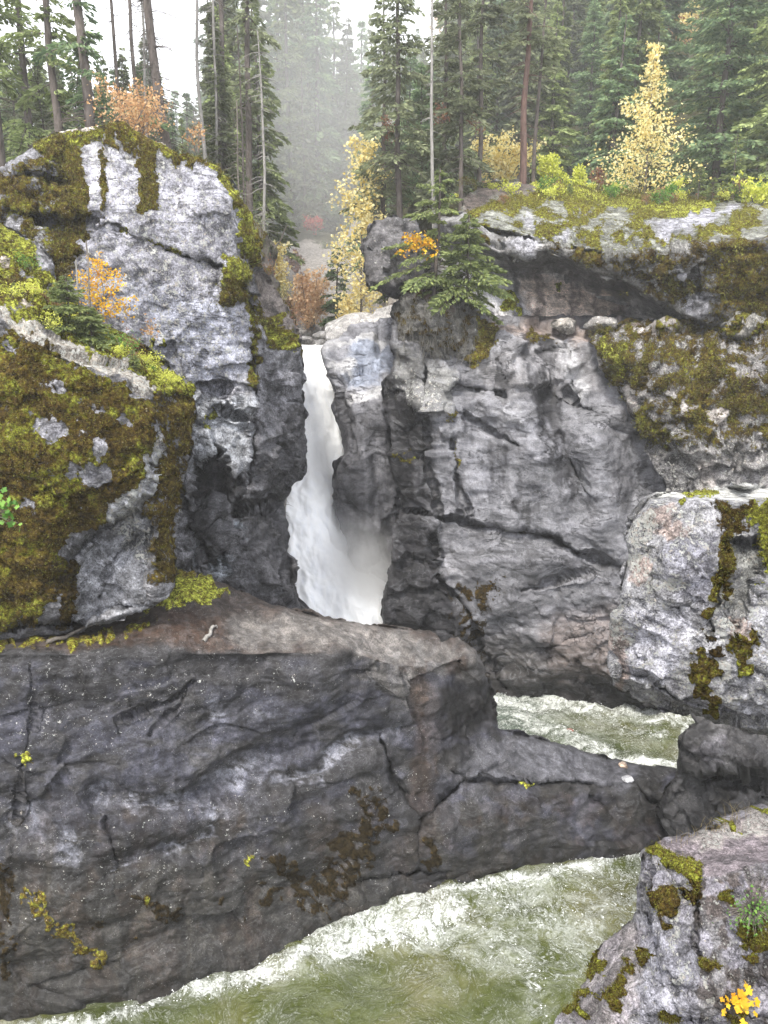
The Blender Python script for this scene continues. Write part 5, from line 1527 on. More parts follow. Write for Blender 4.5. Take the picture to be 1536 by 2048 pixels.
def broadleaf(name, H, Rr, nlimb, nleaf, leaf, stem_r, mat, bark=None, sd=1, low=0.08, conical=0.8, up=0.7, stems=1, twigs=True, clump=0.13, jagged=1.0):
    r = np.random.default_rng(sd)
    root = empty(name, (0, 0, 0))
    m = MB(); P = []; Dd = []
    for st_ in range(stems):
        bx = (r.normal() * 0.10 * Rr, r.normal() * 0.10 * Rr) if stems > 1 else (0, 0)
        sx, sy = (r.normal() * 0.42 * Rr, r.normal() * 0.42 * Rr) if stems > 1 else (r.normal() * 0.03 * H, r.normal() * 0.03 * H)
        q = np.linspace(0, 1, 8)
        hs = H * (1 if stems == 1 else 0.65 + 0.35 * r.random())
        tp = np.stack([bx[0] + sx * q ** 1.3, bx[1] + sy * q ** 1.3, hs * q - 0.1 * (q == 0)], 1)
        m.add(*tube(tp, stem_r * (1 - q * 0.85), 6))
        nl = max(2, nlimb // stems)
        for k in range(nl):
            t = low + (1 - low) * ((k + r.random()) / nl)
            p0 = np.array([np.interp(t, q, tp[:, i]) for i in range(3)])
            a = r.random() * 6.28
            L = (Rr * (1 - t) ** conical * (0.6 + 0.5 * r.random() * jagged) + 0.05 * Rr) * (0.7 if stems > 1 else 1)
            qq = np.linspace(0, 1, 5)
            bp = p0 + np.stack([math.cos(a) * L * qq, math.sin(a) * L * qq, L * up * qq ** 1.2], 1) + r.normal(size=(5, 3)) * 0.03 * L * qq[:, None]
            m.add(*tube(bp, stem_r * 0.35 * (1 - t * 0.6) * (1 - 0.85 * qq), 3))
            nn = max(4, int(nleaf / (nl * stems) * (0.4 + 1.2 * L / Rr)))
            u = 0.15 + 0.85 * r.random(nn) ** 0.8
            pc = np.stack([np.interp(u, qq, bp[:, i]) for i in range(3)], 1)
            sp_ = clump * L + leaf * 0.8
            # leaves gather on side twigs, not evenly
            nt_ = max(2, nn // 9)
            ti = r.integers(0, nt_, nn)
            off = r.normal(size=(nt_, 3)) * sp_
            pc = pc + off[ti] * 0.9 + r.normal(size=(nn, 3)) * sp_ * 0.4
            P.append(pc); Dd.append(r.normal(size=(nn, 3)) + np.array([0, 0, -0.3]))
    P = np.concatenate(P); Dd = np.concatenate(Dd)
    cm = MB(); cm.add(*kites(P, Dd, leaf * (0.6 + 0.8 * r.random(len(P))), 0.42, r))
    cm.obj('foliage', mat, root)
    m.obj('stem', bark or M_twig, root, smooth=True)
    return root


def copy_tree(o):
    c = o.copy(); COL.objects.link(c)
    for ch in list(o.children):
        d = ch.copy(); COL.objects.link(d); d.parent = c
    return c


def place(o, p, rz=0.0, sc=1.0, tilt=(0, 0)):
    o.location = p; o.rotation_euler = (tilt[0], tilt[1], rz)
    o.scale = (sc,) * 3 if isinstance(sc, (int, float)) else sc
    return o


mm_ = MB(); mm_.add(*kites(SPRAY, rng.normal(size=(5200, 3)), 0.018 + 0.03 * rng.random(5200), 0.45, rng))
s = NT('spray_white'); s.bsdf((0.85, 0.87, 0.88), 0.5, spec=0.3)
tag(mm_.obj('spray_flecks', s.m, None), kind='stuff')

# ---- hillside conifers: prototypes, then copies
protos = [conifer('conifer', 20, 3.3, 0.04, 180, 95, 0.46, 0.26, droop=0.30, needle=M_fir, sd=1),
          conifer('conifer', 20, 2.8, 0.06, 170, 90, 0.44, 0.24, droop=0.42, needle=M_firblue, sd=2),
          conifer('conifer', 20, 2.5, 0.2, 150, 78, 0.42, 0.22, droop=0.25, needle=M_firgrey, sd=3, dead=30),
          conifer('conifer', 20, 3.9, 0.03, 190, 110, 0.48, 0.28, droop=0.22, needle=M_firblue, sd=4, shape=0.65),
          conifer('conifer', 20, 2.1, 0.05, 150, 76, 0.42, 0.20, droop=0.35, needle=M_fir, sd=5)]
usedp = [False] * 5


def skyline(px):
    return np.interp(px, [-200, 240, 325, 345, 420, 436, 560, 660, 690, 702, 900, 915, 1700], [60, 60, 40, 175, 160, -40, -60, 5, 40, 70, 66, -300, -400])


zone_txt = {'left': ('in the wood behind the dome', 'conifers in the wood behind the domed cliff'),
            'mid': ('in the wood behind the falls', 'conifers in the wood behind the falls'),
            'right': ('on the hillside above the slab', 'conifers on the hillside above the overhanging slab')}
kind_txt = ['mid-green full-crowned conifer', 'dark drooping conifer', 'grey-green bare-stemmed conifer', 'broad dark conifer', 'slender mid-green conifer']
r = np.random.default_rng(77)
placed = []
tries = 0
while len(placed) < 290 and tries < 16000:
    tries += 1
    px = r.uniform(-100, 1640)
    D = 52 + 120 * r.random() ** 1.5
    if px < 480: D = 40 + 120 * r.random() ** 1.3
    x = float(pdir(px, 500)[0]) * D
    z = float(terrain_z(x, D))
    _, pyb = proj(x, D, z)
    if 540 < px < 745 and D < 96: continue
    if 745 <= px < 800 and D < 62: continue
    if px > 860 and D < 60: continue
    H = r.uniform(13, 26)
    if px > 1000: H = r.uniform(11, 21)
    _, pyt = proj(x, D, z + H)
    S = float(skyline(px))
    if pyt < S:
        k = (pyb - S) / (pyb - pyt)
        if k < 0.3: continue
        H *= k * r.uniform(0.85, 1.0)
    if H < 6: continue
    if any(abs(D - d) < 4 and abs(x - xx) < 0.07 * H for xx, d in placed): continue
    if px < 330 and r.random() < 0.15: continue
    if (abs(px - 1350) < 40 and D < 104 and pyt < 170) or (abs(px - 1496) < 30 and D < 92 and 20 < pyt < 170): continue
    placed.append((x, D))
    zn = 'left' if px < 500 else ('mid' if px < 915 else 'right')
    k = int(r.choice(5, p={'left': [.1, .3, .4, .05, .15], 'mid': [.15, .2, .4, .05, .2], 'right': [.3, .25, .12, .13, .2]}[zn]))
    if not usedp[k]:
        o = protos[k]; usedp[k] = True
    else:
        o = copy_tree(protos[k])
    s_ = H / 20
    place(o, (x, D, z - 0.3), r.random() * 6.28, (s_ * r.uniform(.85, 1.15), s_ * r.uniform(.85, 1.15), s_))
    band = 'nearer' if D < 75 else ('farther' if D < 120 else 'farthest')
    tag(o, '%s %s %s' % (band, kind_txt[k], zone_txt[zn][0]), 'conifer', zone_txt[zn][1])
for k in range(5):
    if not usedp[k]:
        for ch in list(protos[k].children): bpy.data.objects.remove(ch)
        bpy.data.objects.remove(protos[k])


# tall misty conifers that close the gorge behind the falls
for i, (px, D) in enumerate(((448, 58), (470, 70), (505, 84), (536, 99), (566, 104), (592, 98), (618, 108), (640, 100), (668, 112), (700, 101), (724, 108), (748, 92), (775, 80), (455, 96), (580, 128), (655, 140), (610, 150), (700, 132), (792, 104), (830, 90))):
    x = float(pdir(px, 500)[0]) * D
    z = float(terrain_z(x, D)); _, pyb = proj(x, D, z)
    top = max(float(skyline(px)), 0) + (-60 if 440 < px < 655 else 5) + 45 * r.random()
    H = (pyb - top) / 1607 * D * 1.02
    k = (2, 1, 4)[i % 3]
    o = copy_tree(protos[k])
    place(o, (x, D, z - 0.3), r.random() * 6.28, (H / 20 * 0.95, H / 20 * 0.95, H / 20))
    tag(o, 'tall misty %s closing the gap behind the falls' % kind_txt[k].replace('mid-green ', ''), 'conifer', 'tall misty conifers above the gorge')


def tz(px, D):
    x = float(pdir(px, 450)[0]) * D
    return (x, D, float(terrain_z(x, D)) - 0.2)


# ---- named nearer trees
def hero(o, p, label, cat='conifer', rz=0.0, sc=1.0, group=None):
    place(o, p, rz, sc)
    return tag(o, label, cat, group)


hero(conifer('pine', 24, 2.8, 0.2, 60, 130, 0.26, 0.24, lean=(-0.015, 0), needle=M_firblue, sd=21, dead=160, sparse=0.3), tz(190, 33.5), 'thick dark-trunked pine standing behind the top of the domed cliff, left of the orange bush', 'pine')
hero(conifer('pine', 23, 2.4, 0.35, 46, 110, 0.26, 0.20, lean=(-0.05, 0), needle=M_firgrey, sd=22, dead=170, sparse=0.4), tz(352, 34.5), 'thick leaning dark trunk with sparse boughs right of the orange bush', 'pine')
for k, (px, D, H, R_, lab) in enumerate(((15, 37, 19, 2.5, 'dark conifer with heavy boughs at the top left corner'), (78, 40, 20, 2.3, 'dark conifer with drooping boughs, second from the left edge behind the domed cliff'),
                                         (132, 36, 15, 2.3, 'bushy conifer between the corner conifer and the thick-trunked pine'))):
    hero(conifer('hemlock', H, R_ * 1.15, 0.12, 76, 150, 0.25, 0.2, droop=0.32, needle=M_fir, sd=30 + k, dead=30, sparse=0.25), tz(px, D), lab, 'conifer')
for k, (px, D, H, tr, mat, lab) in enumerate(((258, 38, 15, 0.10, M_bark, 'thin grey trunk rising straight behind the orange bush'), (290, 40, 16, 0.12, M_bark, 'twiggy bare trunk just right of the orange bush'), (305, 36, 14, 0.07, M_pale, 'very thin pale stem between the orange bush and the leaning pine'),
                                              (418, 38, 16, 0.09, M_pale, 'pale bleached trunk right of the sky gap, leftmost of the bare stems there'), (436, 41, 15, 0.075, M_pale, 'second pale trunk right of the sky gap, close beside the first'), (462, 42, 19, 0.16, M_bark, 'dark bare trunk right of the two pale ones by the sky gap'),
                                              (521, 36, 11.3, 0.08, M_pale, 'white dead trunk with a snapped top, behind the shoulder of the domed cliff'), (543, 36.5, 9.8, 0.07, M_pale, 'thinner white dead trunk right of the snapped one'), (497, 40, 10, 0.05, M_bark, 'spindly dark dead stem left of the snapped white trunk'), (480, 37, 6, 0.04, M_twig, 'short twiggy dead sapling on the shoulder of the domed cliff'))):
    hero(conifer('dead_trunk', H, 1.3, 0.5, 0, 0, 0.4, tr, lean=((k % 3 - 1) * 0.012, 0), bark=mat, sd=50 + k, dead=110), tz(px, D), lab, 'dead tree')
hero(conifer('conifer', 21, 2.4, 0.3, 80, 90, 0.30, 0.2, lean=(0.02, 0), droop=0.3, needle=M_firgrey, sd=70, dead=60, sparse=0.2), tz(500, 46), 'hazy grey-green conifer behind the two white dead trunks', 'conifer')
hero(conifer('conifer', 18, 2.6, 0.1, 110, 36, 0.5, 0.2, droop=0.35, needle=M_firgrey, sd=71, dead=30), tz(610, 97), 'misty conifer on the rise left of the red bush', 'conifer')

# trees on top of the right-hand rock
def rt(px, py, D): return at(px, py, D)
hero(conifer('pine', 13.5, 2.6, 0.42, 50, 100, 0.27, 0.20, needle=M_firgrey, bark=M_redbark, sd=80, dead=36, sparse=0.3), rt(1046, 366, 47.5), 'reddish-trunked pine standing on the crest of the slab', 'pine')
hero(conifer('pine', 11, 1.8, 0.5, 36, 80, 0.26, 0.12, needle=M_firgrey, bark=M_bark, sd=81, dead=30, sparse=0.3), rt(1066, 366, 48.5), 'slimmer dark pine right beside the reddish-trunked one', 'pine')
hero(conifer('pine', 13, 2.1, 0.3, 60, 90, 0.27, 0.14, lean=(0.01, 0), needle=M_firgrey, bark=M_bark, sd=82, dead=40, sparse=0.2), rt(956, 372, 46.5), 'dark slim pine on the left end of the slab crest', 'pine')
hero(conifer('pine', 12, 2.0, 0.2, 60, 90, 0.27, 0.12, lean=(-0.02, 0), needle=M_firgrey, bark=M_bark, sd=83, dead=30, sparse=0.2), rt(922, 420, 43), 'grey-green pine growing from the corner where the slab meets the gorge', 'pine')
hero(conifer('dead_trunk', 12.2, 0.9, 0.4, 0, 0, 0.3, 0.085, lean=(-0.012, 0), bark=M_pale, sd=84, dead=60), rt(868, 430, 40), 'tall pale dead trunk above the young fir at the gorge edge', 'dead tree')
hero(conifer('conifer', 14, 2.7, 0.15, 110, 100, 0.29, 0.17, droop=0.35, needle=M_firgrey, sd=85, dead=40, sparse=0.15), rt(800, 440, 45), 'grey-green conifer rising left of the tall pale dead trunk', 'conifer')
hero(conifer('conifer', 12.5, 2.3, 0.1, 100, 95, 0.28, 0.15, droop=0.3, needle=M_firgrey, sd=86, dead=30, sparse=0.1), rt(885, 430, 46), 'grey-green conifer rising right of the tall pale dead trunk', 'conifer')
hero(conifer('conifer', 13, 2.2, 0.15, 100, 95, 0.28, 0.15, droop=0.3, needle=M_firgrey, sd=87, dead=30, sparse=0.1), rt(765, 470, 49), 'misty conifer between the yellow tree and the dark rock knob', 'conifer')
hero(conifer('conifer', 20, 4.8, 0.02, 200, 130, 0.40, 0.28, droop=0.22, needle=M_firblue, sd=88, shape=0.6), (float(pdir(1425, 450)[0]) * 56, 56, 5.2), 'broad dark fir right of the tall yellow tree, biggest on the slab side', 'conifer')
hero(conifer('conifer', 18, 4.0, 0.02, 180, 125, 0.38, 0.26, droop=0.25, needle=M_fir, sd=89, shape=0.7), (float(pdir(1530, 450)[0]) * 54, 54, 5.0), 'green fir cut by the right edge above the slab', 'conifer')
hero(conifer('conifer', 13, 2.8, 0.05, 140, 90, 0.36, 0.2, droop=0.3, needle=M_firblue, sd=90), (float(pdir(1215, 450)[0]) * 60, 60, 6.2), 'dark fir directly left of the tall yellow tree', 'conifer')
hero(conifer('young_fir', 4.0, 1.3, 0.0, 60, 30, 0.26, 0.06, droop=0.1, needle=M_young, sd=91), (float(pdir(1460, 450)[0]) * 50, 50, 5.9), 'small bright green fir in front of the broad dark fir on the slab', 'conifer')
hero(conifer('young_fir', 11.5, 2.2, 0.0, 90, 60, 0.4, 0.12, droop=0.1, needle=M_young, sd=92), tz(655, 100), 'little pale green fir in the mist above the gorge, seen against the grey wood', 'conifer')

# young fir at the gorge edge
yf = hero(conifer('young_fir', 5.0, 3.1, 0.02, 64, 210, 0.20, 0.09, lean=(0.03, 0), droop=0.30, needle=M_young, sd=95, shape=0.75, sparse=0.35, dead=20), at(868, 588, 35.6), 'young fir with wide green boughs leaning out at the gorge edge over the rooty outcrop', 'conifer')
hero(conifer('young_fir', 2.9, 1.9, 0.0, 60, 160, 0.22, 0.06, droop=0.25, needle=M_young, sd=96), at(935, 575, 35.2), 'smaller fir right of the young one at the gorge edge, against the hollow', 'conifer')

# autumn trees and bushes
hero(broadleaf('yellow_tree', 7.9, 2.7, 60, 3900, 0.15, 0.07, M_yellow, sd=101, low=0.02, conical=1.15, up=0.45, clump=0.11, jagged=1.6), at(1288, 404, 48.5), 'tall golden-yellow tree standing on the mossy slab crest', 'tree')
hero(broadleaf('yellow_tree', 9.6, 1.8, 56, 3000, 0.18, 0.07, M_yellow, sd=102, low=0.02, conical=0.35, up=0.6, clump=0.14), at(722, 640, 47), 'narrow yellow tree in the gorge beside the dark rock knob', 'tree')
hero(broadleaf('orange_bush', 3.6, 1.5, 46, 3600, 0.18, 0.05, M_peach, sd=103, low=0.02, conical=0.35, up=0.7, stems=5), at(622, 652, 56), 'pale orange bush on the far bank above the waterfall', 'bush')
hero(broadleaf('yellow_bush', 2.8, 0.7, 24, 900, 0.17, 0.04, M_yellow, sd=104, low=0.02, conical=0.4), at(557, 596, 46), 'small yellow bush behind the scrubby bank at the left of the gorge', 'bush')
hero(broadleaf('peach_bush', 2.2, 1.2, 30, 1300, 0.17, 0.04, M_peach, sd=201, stems=5), at(590, 640, 58), 'low peach-coloured bush at the far left of the far bank', 'bush')
hero(broadleaf('peach_bush', 2.6, 1.1, 30, 1300, 0.17, 0.04, M_yellow, sd=202, stems=4), at(700, 655, 53), 'pale yellow bush left of the foot of the narrow yellow tree', 'bush')
hero(broadleaf('peach_bush', 2.4, 1.3, 30, 1100, 0.2, 0.04, M_rust, sd=203, stems=6), at(588, 560, 72), 'reddish-brown thicket on the left side of the gravel bank', 'bush')
hero(broadleaf('peach_bush', 2.0, 1.5, 30, 1100, 0.2, 0.04, M_firgrey, sd=204, stems=6), at(660, 520, 82), 'grey-green thicket on the right side of the gravel bank', 'bush')
hero(conifer('conifer', 5.0, 0.95, 0.02, 70, 40, 0.3, 0.07, droop=0.25, needle=M_firblue, sd=105, shape=0.5), at(672, 650, 55), 'slim blue-green fir between the orange bush and the narrow yellow tree', 'conifer')
hero(broadleaf('orange_bush', 1.75, 1.45, 60, 2300, 0.085, 0.03, M_orange, sd=106, low=0.1, conical=0.3, up=0.8, stems=9), at(266, 292, 29.5), 'orange-leaved bush on top of the domed cliff', 'bush')
hero(broadleaf('orange_bush', 0.9, 0.8, 24, 260, 0.08, 0.02, M_orange, sd=107, stems=5), at(396, 300, 31), 'small thin orange bush right of the big one behind the dome', 'bush')
hero(broadleaf('orange_bush', 2.9, 1.5, 46, 2400, 0.16, 0.04, M_yellow, sd=108, low=0.05, conical=0.3, up=0.7, stems=5), at(1000, 372, 50), 'yellow-orange bush just left of the reddish-trunked pine', 'bush')
hero(broadleaf('lime_bush', 1.7, 1.0, 30, 1500, 0.13, 0.03, M_lime, sd=109, low=0.03, conical=0.4, up=0.8, stems=4), at(1100, 374, 48.5), 'lime-yellow bush on the slab crest right of the two pines', 'bush')
hero(broadleaf('lime_bush', 1.2, 0.45, 18, 700, 0.12, 0.03, M_lime, sd=110, low=0.03, conical=0.5, up=0.8), at(1158, 384, 48), 'narrow lime-yellow bush midway between the pines and the tall yellow tree', 'bush')
hero(broadleaf('lime_bush', 0.8, 0.4, 14, 300, 0.10, 0.02, M_lime, sd=111, stems=3), at(1132, 380, 48), 'tiny lime bush between the two larger lime ones', 'bush')
hero(broadleaf('green_bush', 1.6, 1.3, 40, 1600, 0.12, 0.03, M_lime, sd=112, stems=6), at(1515, 416, 45), 'yellow-green bush on the slab at the right edge', 'bush')
hero(broadleaf('red_bush', 1.5, 1.3, 24, 600, 0.20, 0.04, M_red, sd=113, low=0.1, conical=0.2, up=0.4, stems=5), at(626, 464, 88), 'bright red bush at the top of the gravel bank behind the falls', 'bush')
hero(broadleaf('red_bush', 1.3, 0.9, 18, 260, 0.14, 0.03, M_rust, sd=114, stems=4), at(1200, 378, 50), 'rust-coloured bush at the left foot of the tall yellow tree', 'bush')
hero(broadleaf('red_tree', 8.5, 2.4, 40, 2200, 0.34, 0.07, M_red, sd=115, conical=0.4), at(1342, 110, 108), 'red tree high among the firs at the upper right', 'tree')
hero(broadleaf('yellow_tree', 7.0, 1.9, 34, 1100, 0.34, 0.07, M_yellow, sd=116, conical=0.4), at(1372, 105, 105), 'hazy yellow tree beside the red one high at the upper right', 'tree')
hero(broadleaf('orange_tree', 5.0, 2.6, 30, 900, 0.34, 0.07, M_orange, sd=117, conical=0.4), at(1350, 160, 102), 'orange tree just below the red one on the hillside', 'tree')
hero(broadleaf('orange_tree', 3.4, 2.4, 26, 700, 0.34, 0.06, M_orange, sd=118, conical=0.3), at(1500, 130, 96), 'low orange tree in the firs near the upper right corner', 'tree')
hero(broadleaf('orange_tree', 6, 2.6, 26, 900, 0.40, 0.06, M_orange, sd=119, conical=0.4), at(888, 96, 165), 'distant orange tree on the skyline beside the patch of sky', 'tree')
hero(broadleaf('orange_tree', 4.5, 1.0, 22, 420, 0.30, 0.06, M_orange, sd=120, conical=0.4), at(1190, 190, 92), 'thin orange tree among firs above the lime bushes', 'tree')
for k, (px, py, D, lab) in enumerate(((880, 262, 44.5, 'patch of rusty leaves above the young fir, right of the pale dead trunk'), (775, 286, 44, 'patch of rusty leaves above the dark rock knob'), (952, 268, 45.5, 'patch of rusty leaves in front of the slim pine on the slab crest'))):
    hero(broadleaf('rusty_branch', 1.2, 0.6, 14, 260, 0.10, 0.025, M_rust, sd=125 + k), at(px, py, D), lab, 'branch')

# left boulder's top: firs and a golden sapling
B = 'mossy_boulder5'
hero(conifer('small_fir', 1.45, 0.95, 0.0, 70, 150, 0.11, 0.03, droop=0.12, needle=M_young, sd=131), surf(B, 140, 668), 'small bright green fir on the mossy boulder, left of the golden sapling', 'conifer')
hero(conifer('small_fir', 0.95, 0.7, 0.0, 60, 120, 0.10, 0.02, droop=0.12, needle=M_young, sd=132), surf(B, 190, 690), 'tiny green fir right at the foot of the golden sapling', 'conifer')
hero(broadleaf('golden_sapling', 2.0, 0.72, 34, 900, 0.07, 0.022, M_gold, bark=M_twig, sd=133, low=0.2, conical=0.25, up=0.35), surf(B, 212, 672), 'golden-leaved sapling growing on the mossy boulder against the pale cliff', 'sapling')
hero(broadleaf('golden_sapling', 0.9, 0.5, 14, 160, 0.07, 0.012, M_orange, sd=134, low=0.4, up=0.3), surf(B, 300, 705), 'small sparse orange sapling right of the golden one', 'sapling')
hero(conifer('bare_sapling', 2.4, 0.6, 0.3, 0, 0, 0.2, 0.022, bark=M_twig, sd=135, dead=34), surf(B, 185, 676), 'thin leafless twiggy sapling beside the golden one', 'sapling')
hero(conifer('bare_sapling', 1.9, 0.6, 0.3, 0, 0, 0.2, 0.018, bark=M_pale, sd=136, dead=30), surf(B, 160, 670), 'pale leafless sapling behind the small green fir', 'sapling')
# low shrubs along the green slope
for k, (px, py, s_, mt, lab) in enumerate(((240, 705, 0.34, M_green, 'low green shrub behind the pale crest of the boulder, below the golden sapling'), (285, 728, 0.28, M_lime, 'low lime shrub near the right end of the boulder top'), (100, 660, 0.28, M_lime, 'low lime shrub left of the small green fir on the boulder'),
                                           (30, 600, 0.30, M_lime, 'low lime shrub at the left edge above the boulder crest'), (60, 520, 0.35, M_green, 'low green shrub at the upper left of the boulder slope'), (330, 760, 0.22, M_lime, 'low yellow-green tuft at the right corner of the boulder top'), (262, 690, 0.26, M_rust, 'reddish low shrub right of the golden sapling foot'))):
    hero(broadleaf('low_shrub', s_ * 1.0, s_ * 1.7, 30, 700, 0.035, 0.006, mt, sd=140 + k, stems=7, conical=0.3, up=0.4, clump=0.3), surf(B, px, py), lab, 'shrub')

# maple leaves at the gorge edge
hero(broadleaf('maple_sapling', 2.4, 1.0, 12, 240, 0.13, 0.02, M_gold, sd=150, low=0.75, conical=0.2, up=0.1), at(830, 592, 34.8), 'spindly sapling with bright yellow leaves in front of the young fir', 'sapling')

# undergrowth along the crests: copies of four little plants
ug = [broadleaf('low_shrub', 0.5, 0.45, 26, 520, 0.07, 0.008, M_lime, sd=190, stems=7, conical=0.3, up=0.5, clump=0.3),
      broadleaf('low_shrub', 0.6, 0.5, 26, 480, 0.07, 0.008, M_green, sd=191, stems=7, conical=0.3, up=0.6, clump=0.3),
      broadleaf('low_shrub', 0.6, 0.5, 30, 300, 0.06, 0.010, M_rust, sd=192, stems=9, conical=0.3, up=0.7, clump=0.3),
      conifer('seedling', 1.1, 0.45, 0.0, 40, 40, 0.12, 0.02, droop=0.1, needle=M_young, sd=193)]
ugl = ['low yellow-green undergrowth shrub', 'low green undergrowth shrub', 'low reddish-brown undergrowth shrub', 'knee-high green fir seedling']
ugu = [False] * 4
r = np.random.default_rng(31)
def grow(key, x, y, where, gp, s0):
    k = int(r.choice(4, p=[.35, .3, .2, .15]))
    if ugu[k]: o = copy_tree(ug[k])
    else: o = ug[k]; ugu[k] = True
    if key: q = surf(key, x, y, -0.02)
    else: q = Vector(tz(x, y))
    place(o, q, r.random() * 6.28, s0 * r.uniform(0.5, 1.25))
    tag(o, ugl[k] + ' ' + where, 'shrub', gp)
for i in range(26):
    grow('overhanging_slab24', r.uniform(960, 1530), r.uniform(372, 412) + 4, 'along the crest of the slab', 'undergrowth on the slab crest', 1.0)
for i in range(60):
    grow(None, r.uniform(880, 1560), r.uniform(48.5, 56), 'at the forest edge behind the slab', 'undergrowth at the forest edge behind the slab', 1.6)
for i in range(16):
    px = r.uniform(20, 380); grow('mossy_boulder5', px, np.interp(px, [0, 100, 200, 300, 390], [560, 615, 690, 740, 780]) + r.uniform(-10, 14), 'on the green slope of the boulder', 'undergrowth on the boulder slope', 0.4)


def fuzz(key, parent, n, size, sd, thr=0.6):
    """standing moss fronds where the rock is mossy"""
    c = RC[key]; r = np.random.default_rng(sd)
    w = np.clip(c.moss - thr, 0, 1) * in_poly(c.px, c.py, FUZZ[key])
    w = w.ravel() / w.sum()
    k = r.choice(w.size, n, p=w)
    P = c.pos.reshape(-1, 3)[k] + r.normal(size=(n, 3)) * size * 0.8
    Nn = c.nrm.reshape(-1, 3)[k]
    V, F = kites(P - Nn * size * 0.3, Nn + r.normal(size=(n, 3)) * 0.7 + np.array([0, 0, 0.5]), size * (0.6 + r.random(n)), 0.22, r)
    V = V - np.array(parent.location)
    o = mesh_obj('moss', V, F, [M_mossf], parent, False, origin=np.zeros(3))
    o['kind'] = 'stuff'


M_mossf = leafmat('moss_fronds', [(0.2, (0.05, 0.034, 0.010)), (0.45, (0.10, 0.078, 0.014)), (0.6, (0.13, 0.13, 0.020)), (0.8, (0.21, 0.22, 0.035))], 0.25, 0.1)
FUZZ = {'mossy_boulder5': [(-20, 440), (110, 520), (200, 650), (400, 770), (395, 860), (330, 1190), (-20, 1260)],
        'overhanging_slab24': [(900, 360), (1560, 395), (1560, 660), (1400, 650), (1100, 500), (920, 450)],
        'mossy_shelf18': [(1170, 650), (1560, 640), (1560, 950), (1300, 930)],
        'domed_cliff7': [(0, 300), (170, 255), (450, 345), (540, 560), (450, 620), (150, 560), (0, 470)],
        'lichen_block31': [(1400, 980), (1560, 980), (1560, 1200), (1400, 1200)],
        'near_outcrop37': [(1100, 1690), (1420, 1690), (1560, 1900), (1560, 2060), (1100, 2060)]}
for key, nm, n, sz in (('mossy_boulder5', 'mossy_boulder', 26000, 0.036), ('overhanging_slab24', 'overhanging_slab', 26000, 0.075), ('mossy_shelf18', 'mossy_shelf', 22000, 0.07), ('domed_cliff7', 'domed_cliff', 16000, 0.055),
                       ('lichen_block31', 'lichen_block', 9000, 0.022), ('near_outcrop37', 'near_outcrop', 16000, 0.014)):
    fuzz(key, bpy.data.objects[nm], n, sz, 300 + n % 97)

# close plants
def leaf_spray(name, p, n, spread, leaf, mat, sd, stemdown, lobes=5):
    """broad lobed leaves on thin stalks"""
    r = np.random.default_rng(sd)
    root = empty(name, p)
    st = MB(); lf = MB()
    for k in range(n):
        e = r.normal(size=3) * np.array(spread)
        base = np.array(stemdown) * (0.6 + 0.4 * r.random())
        q = np.linspace(0, 1, 5)[:, None]
        pts = base * (1 - q) + e * q + np.array([0, 0, 0.05]) * q * (1 - q) * 3
        st.add(*tube(pts, [0.0035, 0.003, 0.0025, 0.002, 0.0015], 4))
        L = leaf * (0.6 + 0.7 * r.random())
        a0 = r.random() * 6.28
        u = np.array([math.cos(a0), -0.5 + 0.3 * r.normal(), math.sin(a0) * 0.9]); u /= np.linalg.norm(u)
        nrm = np.array([0.3 * r.normal(), -0.8, 0.6 + 0.3 * r.normal()]); nrm -= nrm.dot(u) * u; nrm /= np.linalg.norm(nrm)
        v = np.cross(nrm, u)
        ring = []
        M = lobes * 4
        for j in range(M):
            t = (j / M - 0.5) * 2 * math.pi * 0.92
            rad = (0.55 + 0.45 * abs(math.cos(t * lobes / 2.0))) * (0.75 + 0.25 * math.cos(t))
            ring.append(e + L * rad * (math.cos(t) * u + math.sin(t) * v) + nrm * L * (0.12 * rad * rad - 0.1 * abs(math.sin(t))))
        V = np.array([e] + ring)
        F = np.array([[0, j, j + 1] for j in range(1, M)])
        lf.add(V, F)
    lf.obj('foliage', mat, root); st.obj('stem', M_twig, root)
    return root


N_ = 'near_outcrop37'
tag(leaf_spray('maple_seedling', surf(N_, 1482, 1984, 0.16), 34, (0.080, 0.05, 0.12), 0.050, M_gold, 160, (0.02, 0.12, -0.25)), 'orange and yellow maple leaves on the nearest rock in the lower right corner', 'plant')
tag(leaf_spray('fern_clump', surf(N_, 1530, 1850, 0.20), 260, (0.12, 0.05, 0.11), 0.017, M_green, 161, (0.0, 0.1, -0.1), 3), 'small bright green leafy clump on the nearest rock at the right edge', 'plant')
tag(leaf_spray('leafy_twig', at(12, 1015, 9.5), 34, (0.10, 0.08, 0.14), 0.055, M_green, 162, (-0.6, 0.1, -0.1)), 'fresh green leaf cluster poking in at the left edge in front of the mossy boulder', 'twig')


def grass(name, p, n, h, sd, mat, wid=0.006):
    r = np.random.default_rng(sd); m = MB()
    for k in range(n):
        b = np.array([r.normal() * 0.10, r.normal() * 0.05, -0.02]); a = r.random() * 6.28; L = h * (0.5 + 0.6 * r.random()); bend = 0.25 + 0.4 * r.random()
        q = np.linspace(0, 1, 5)
        pts = b + np.stack([math.cos(a) * bend * L * q ** 2, math.sin(a) * bend * L * q ** 2 * 0.5, L * (q - 0.25 * q * q)], 1)
        m.add(*tube(pts, wid * (1 - q * 0.85) * 0.5, 3))
    o = m.obj(name, mat, None)
    o.location = p
    return o


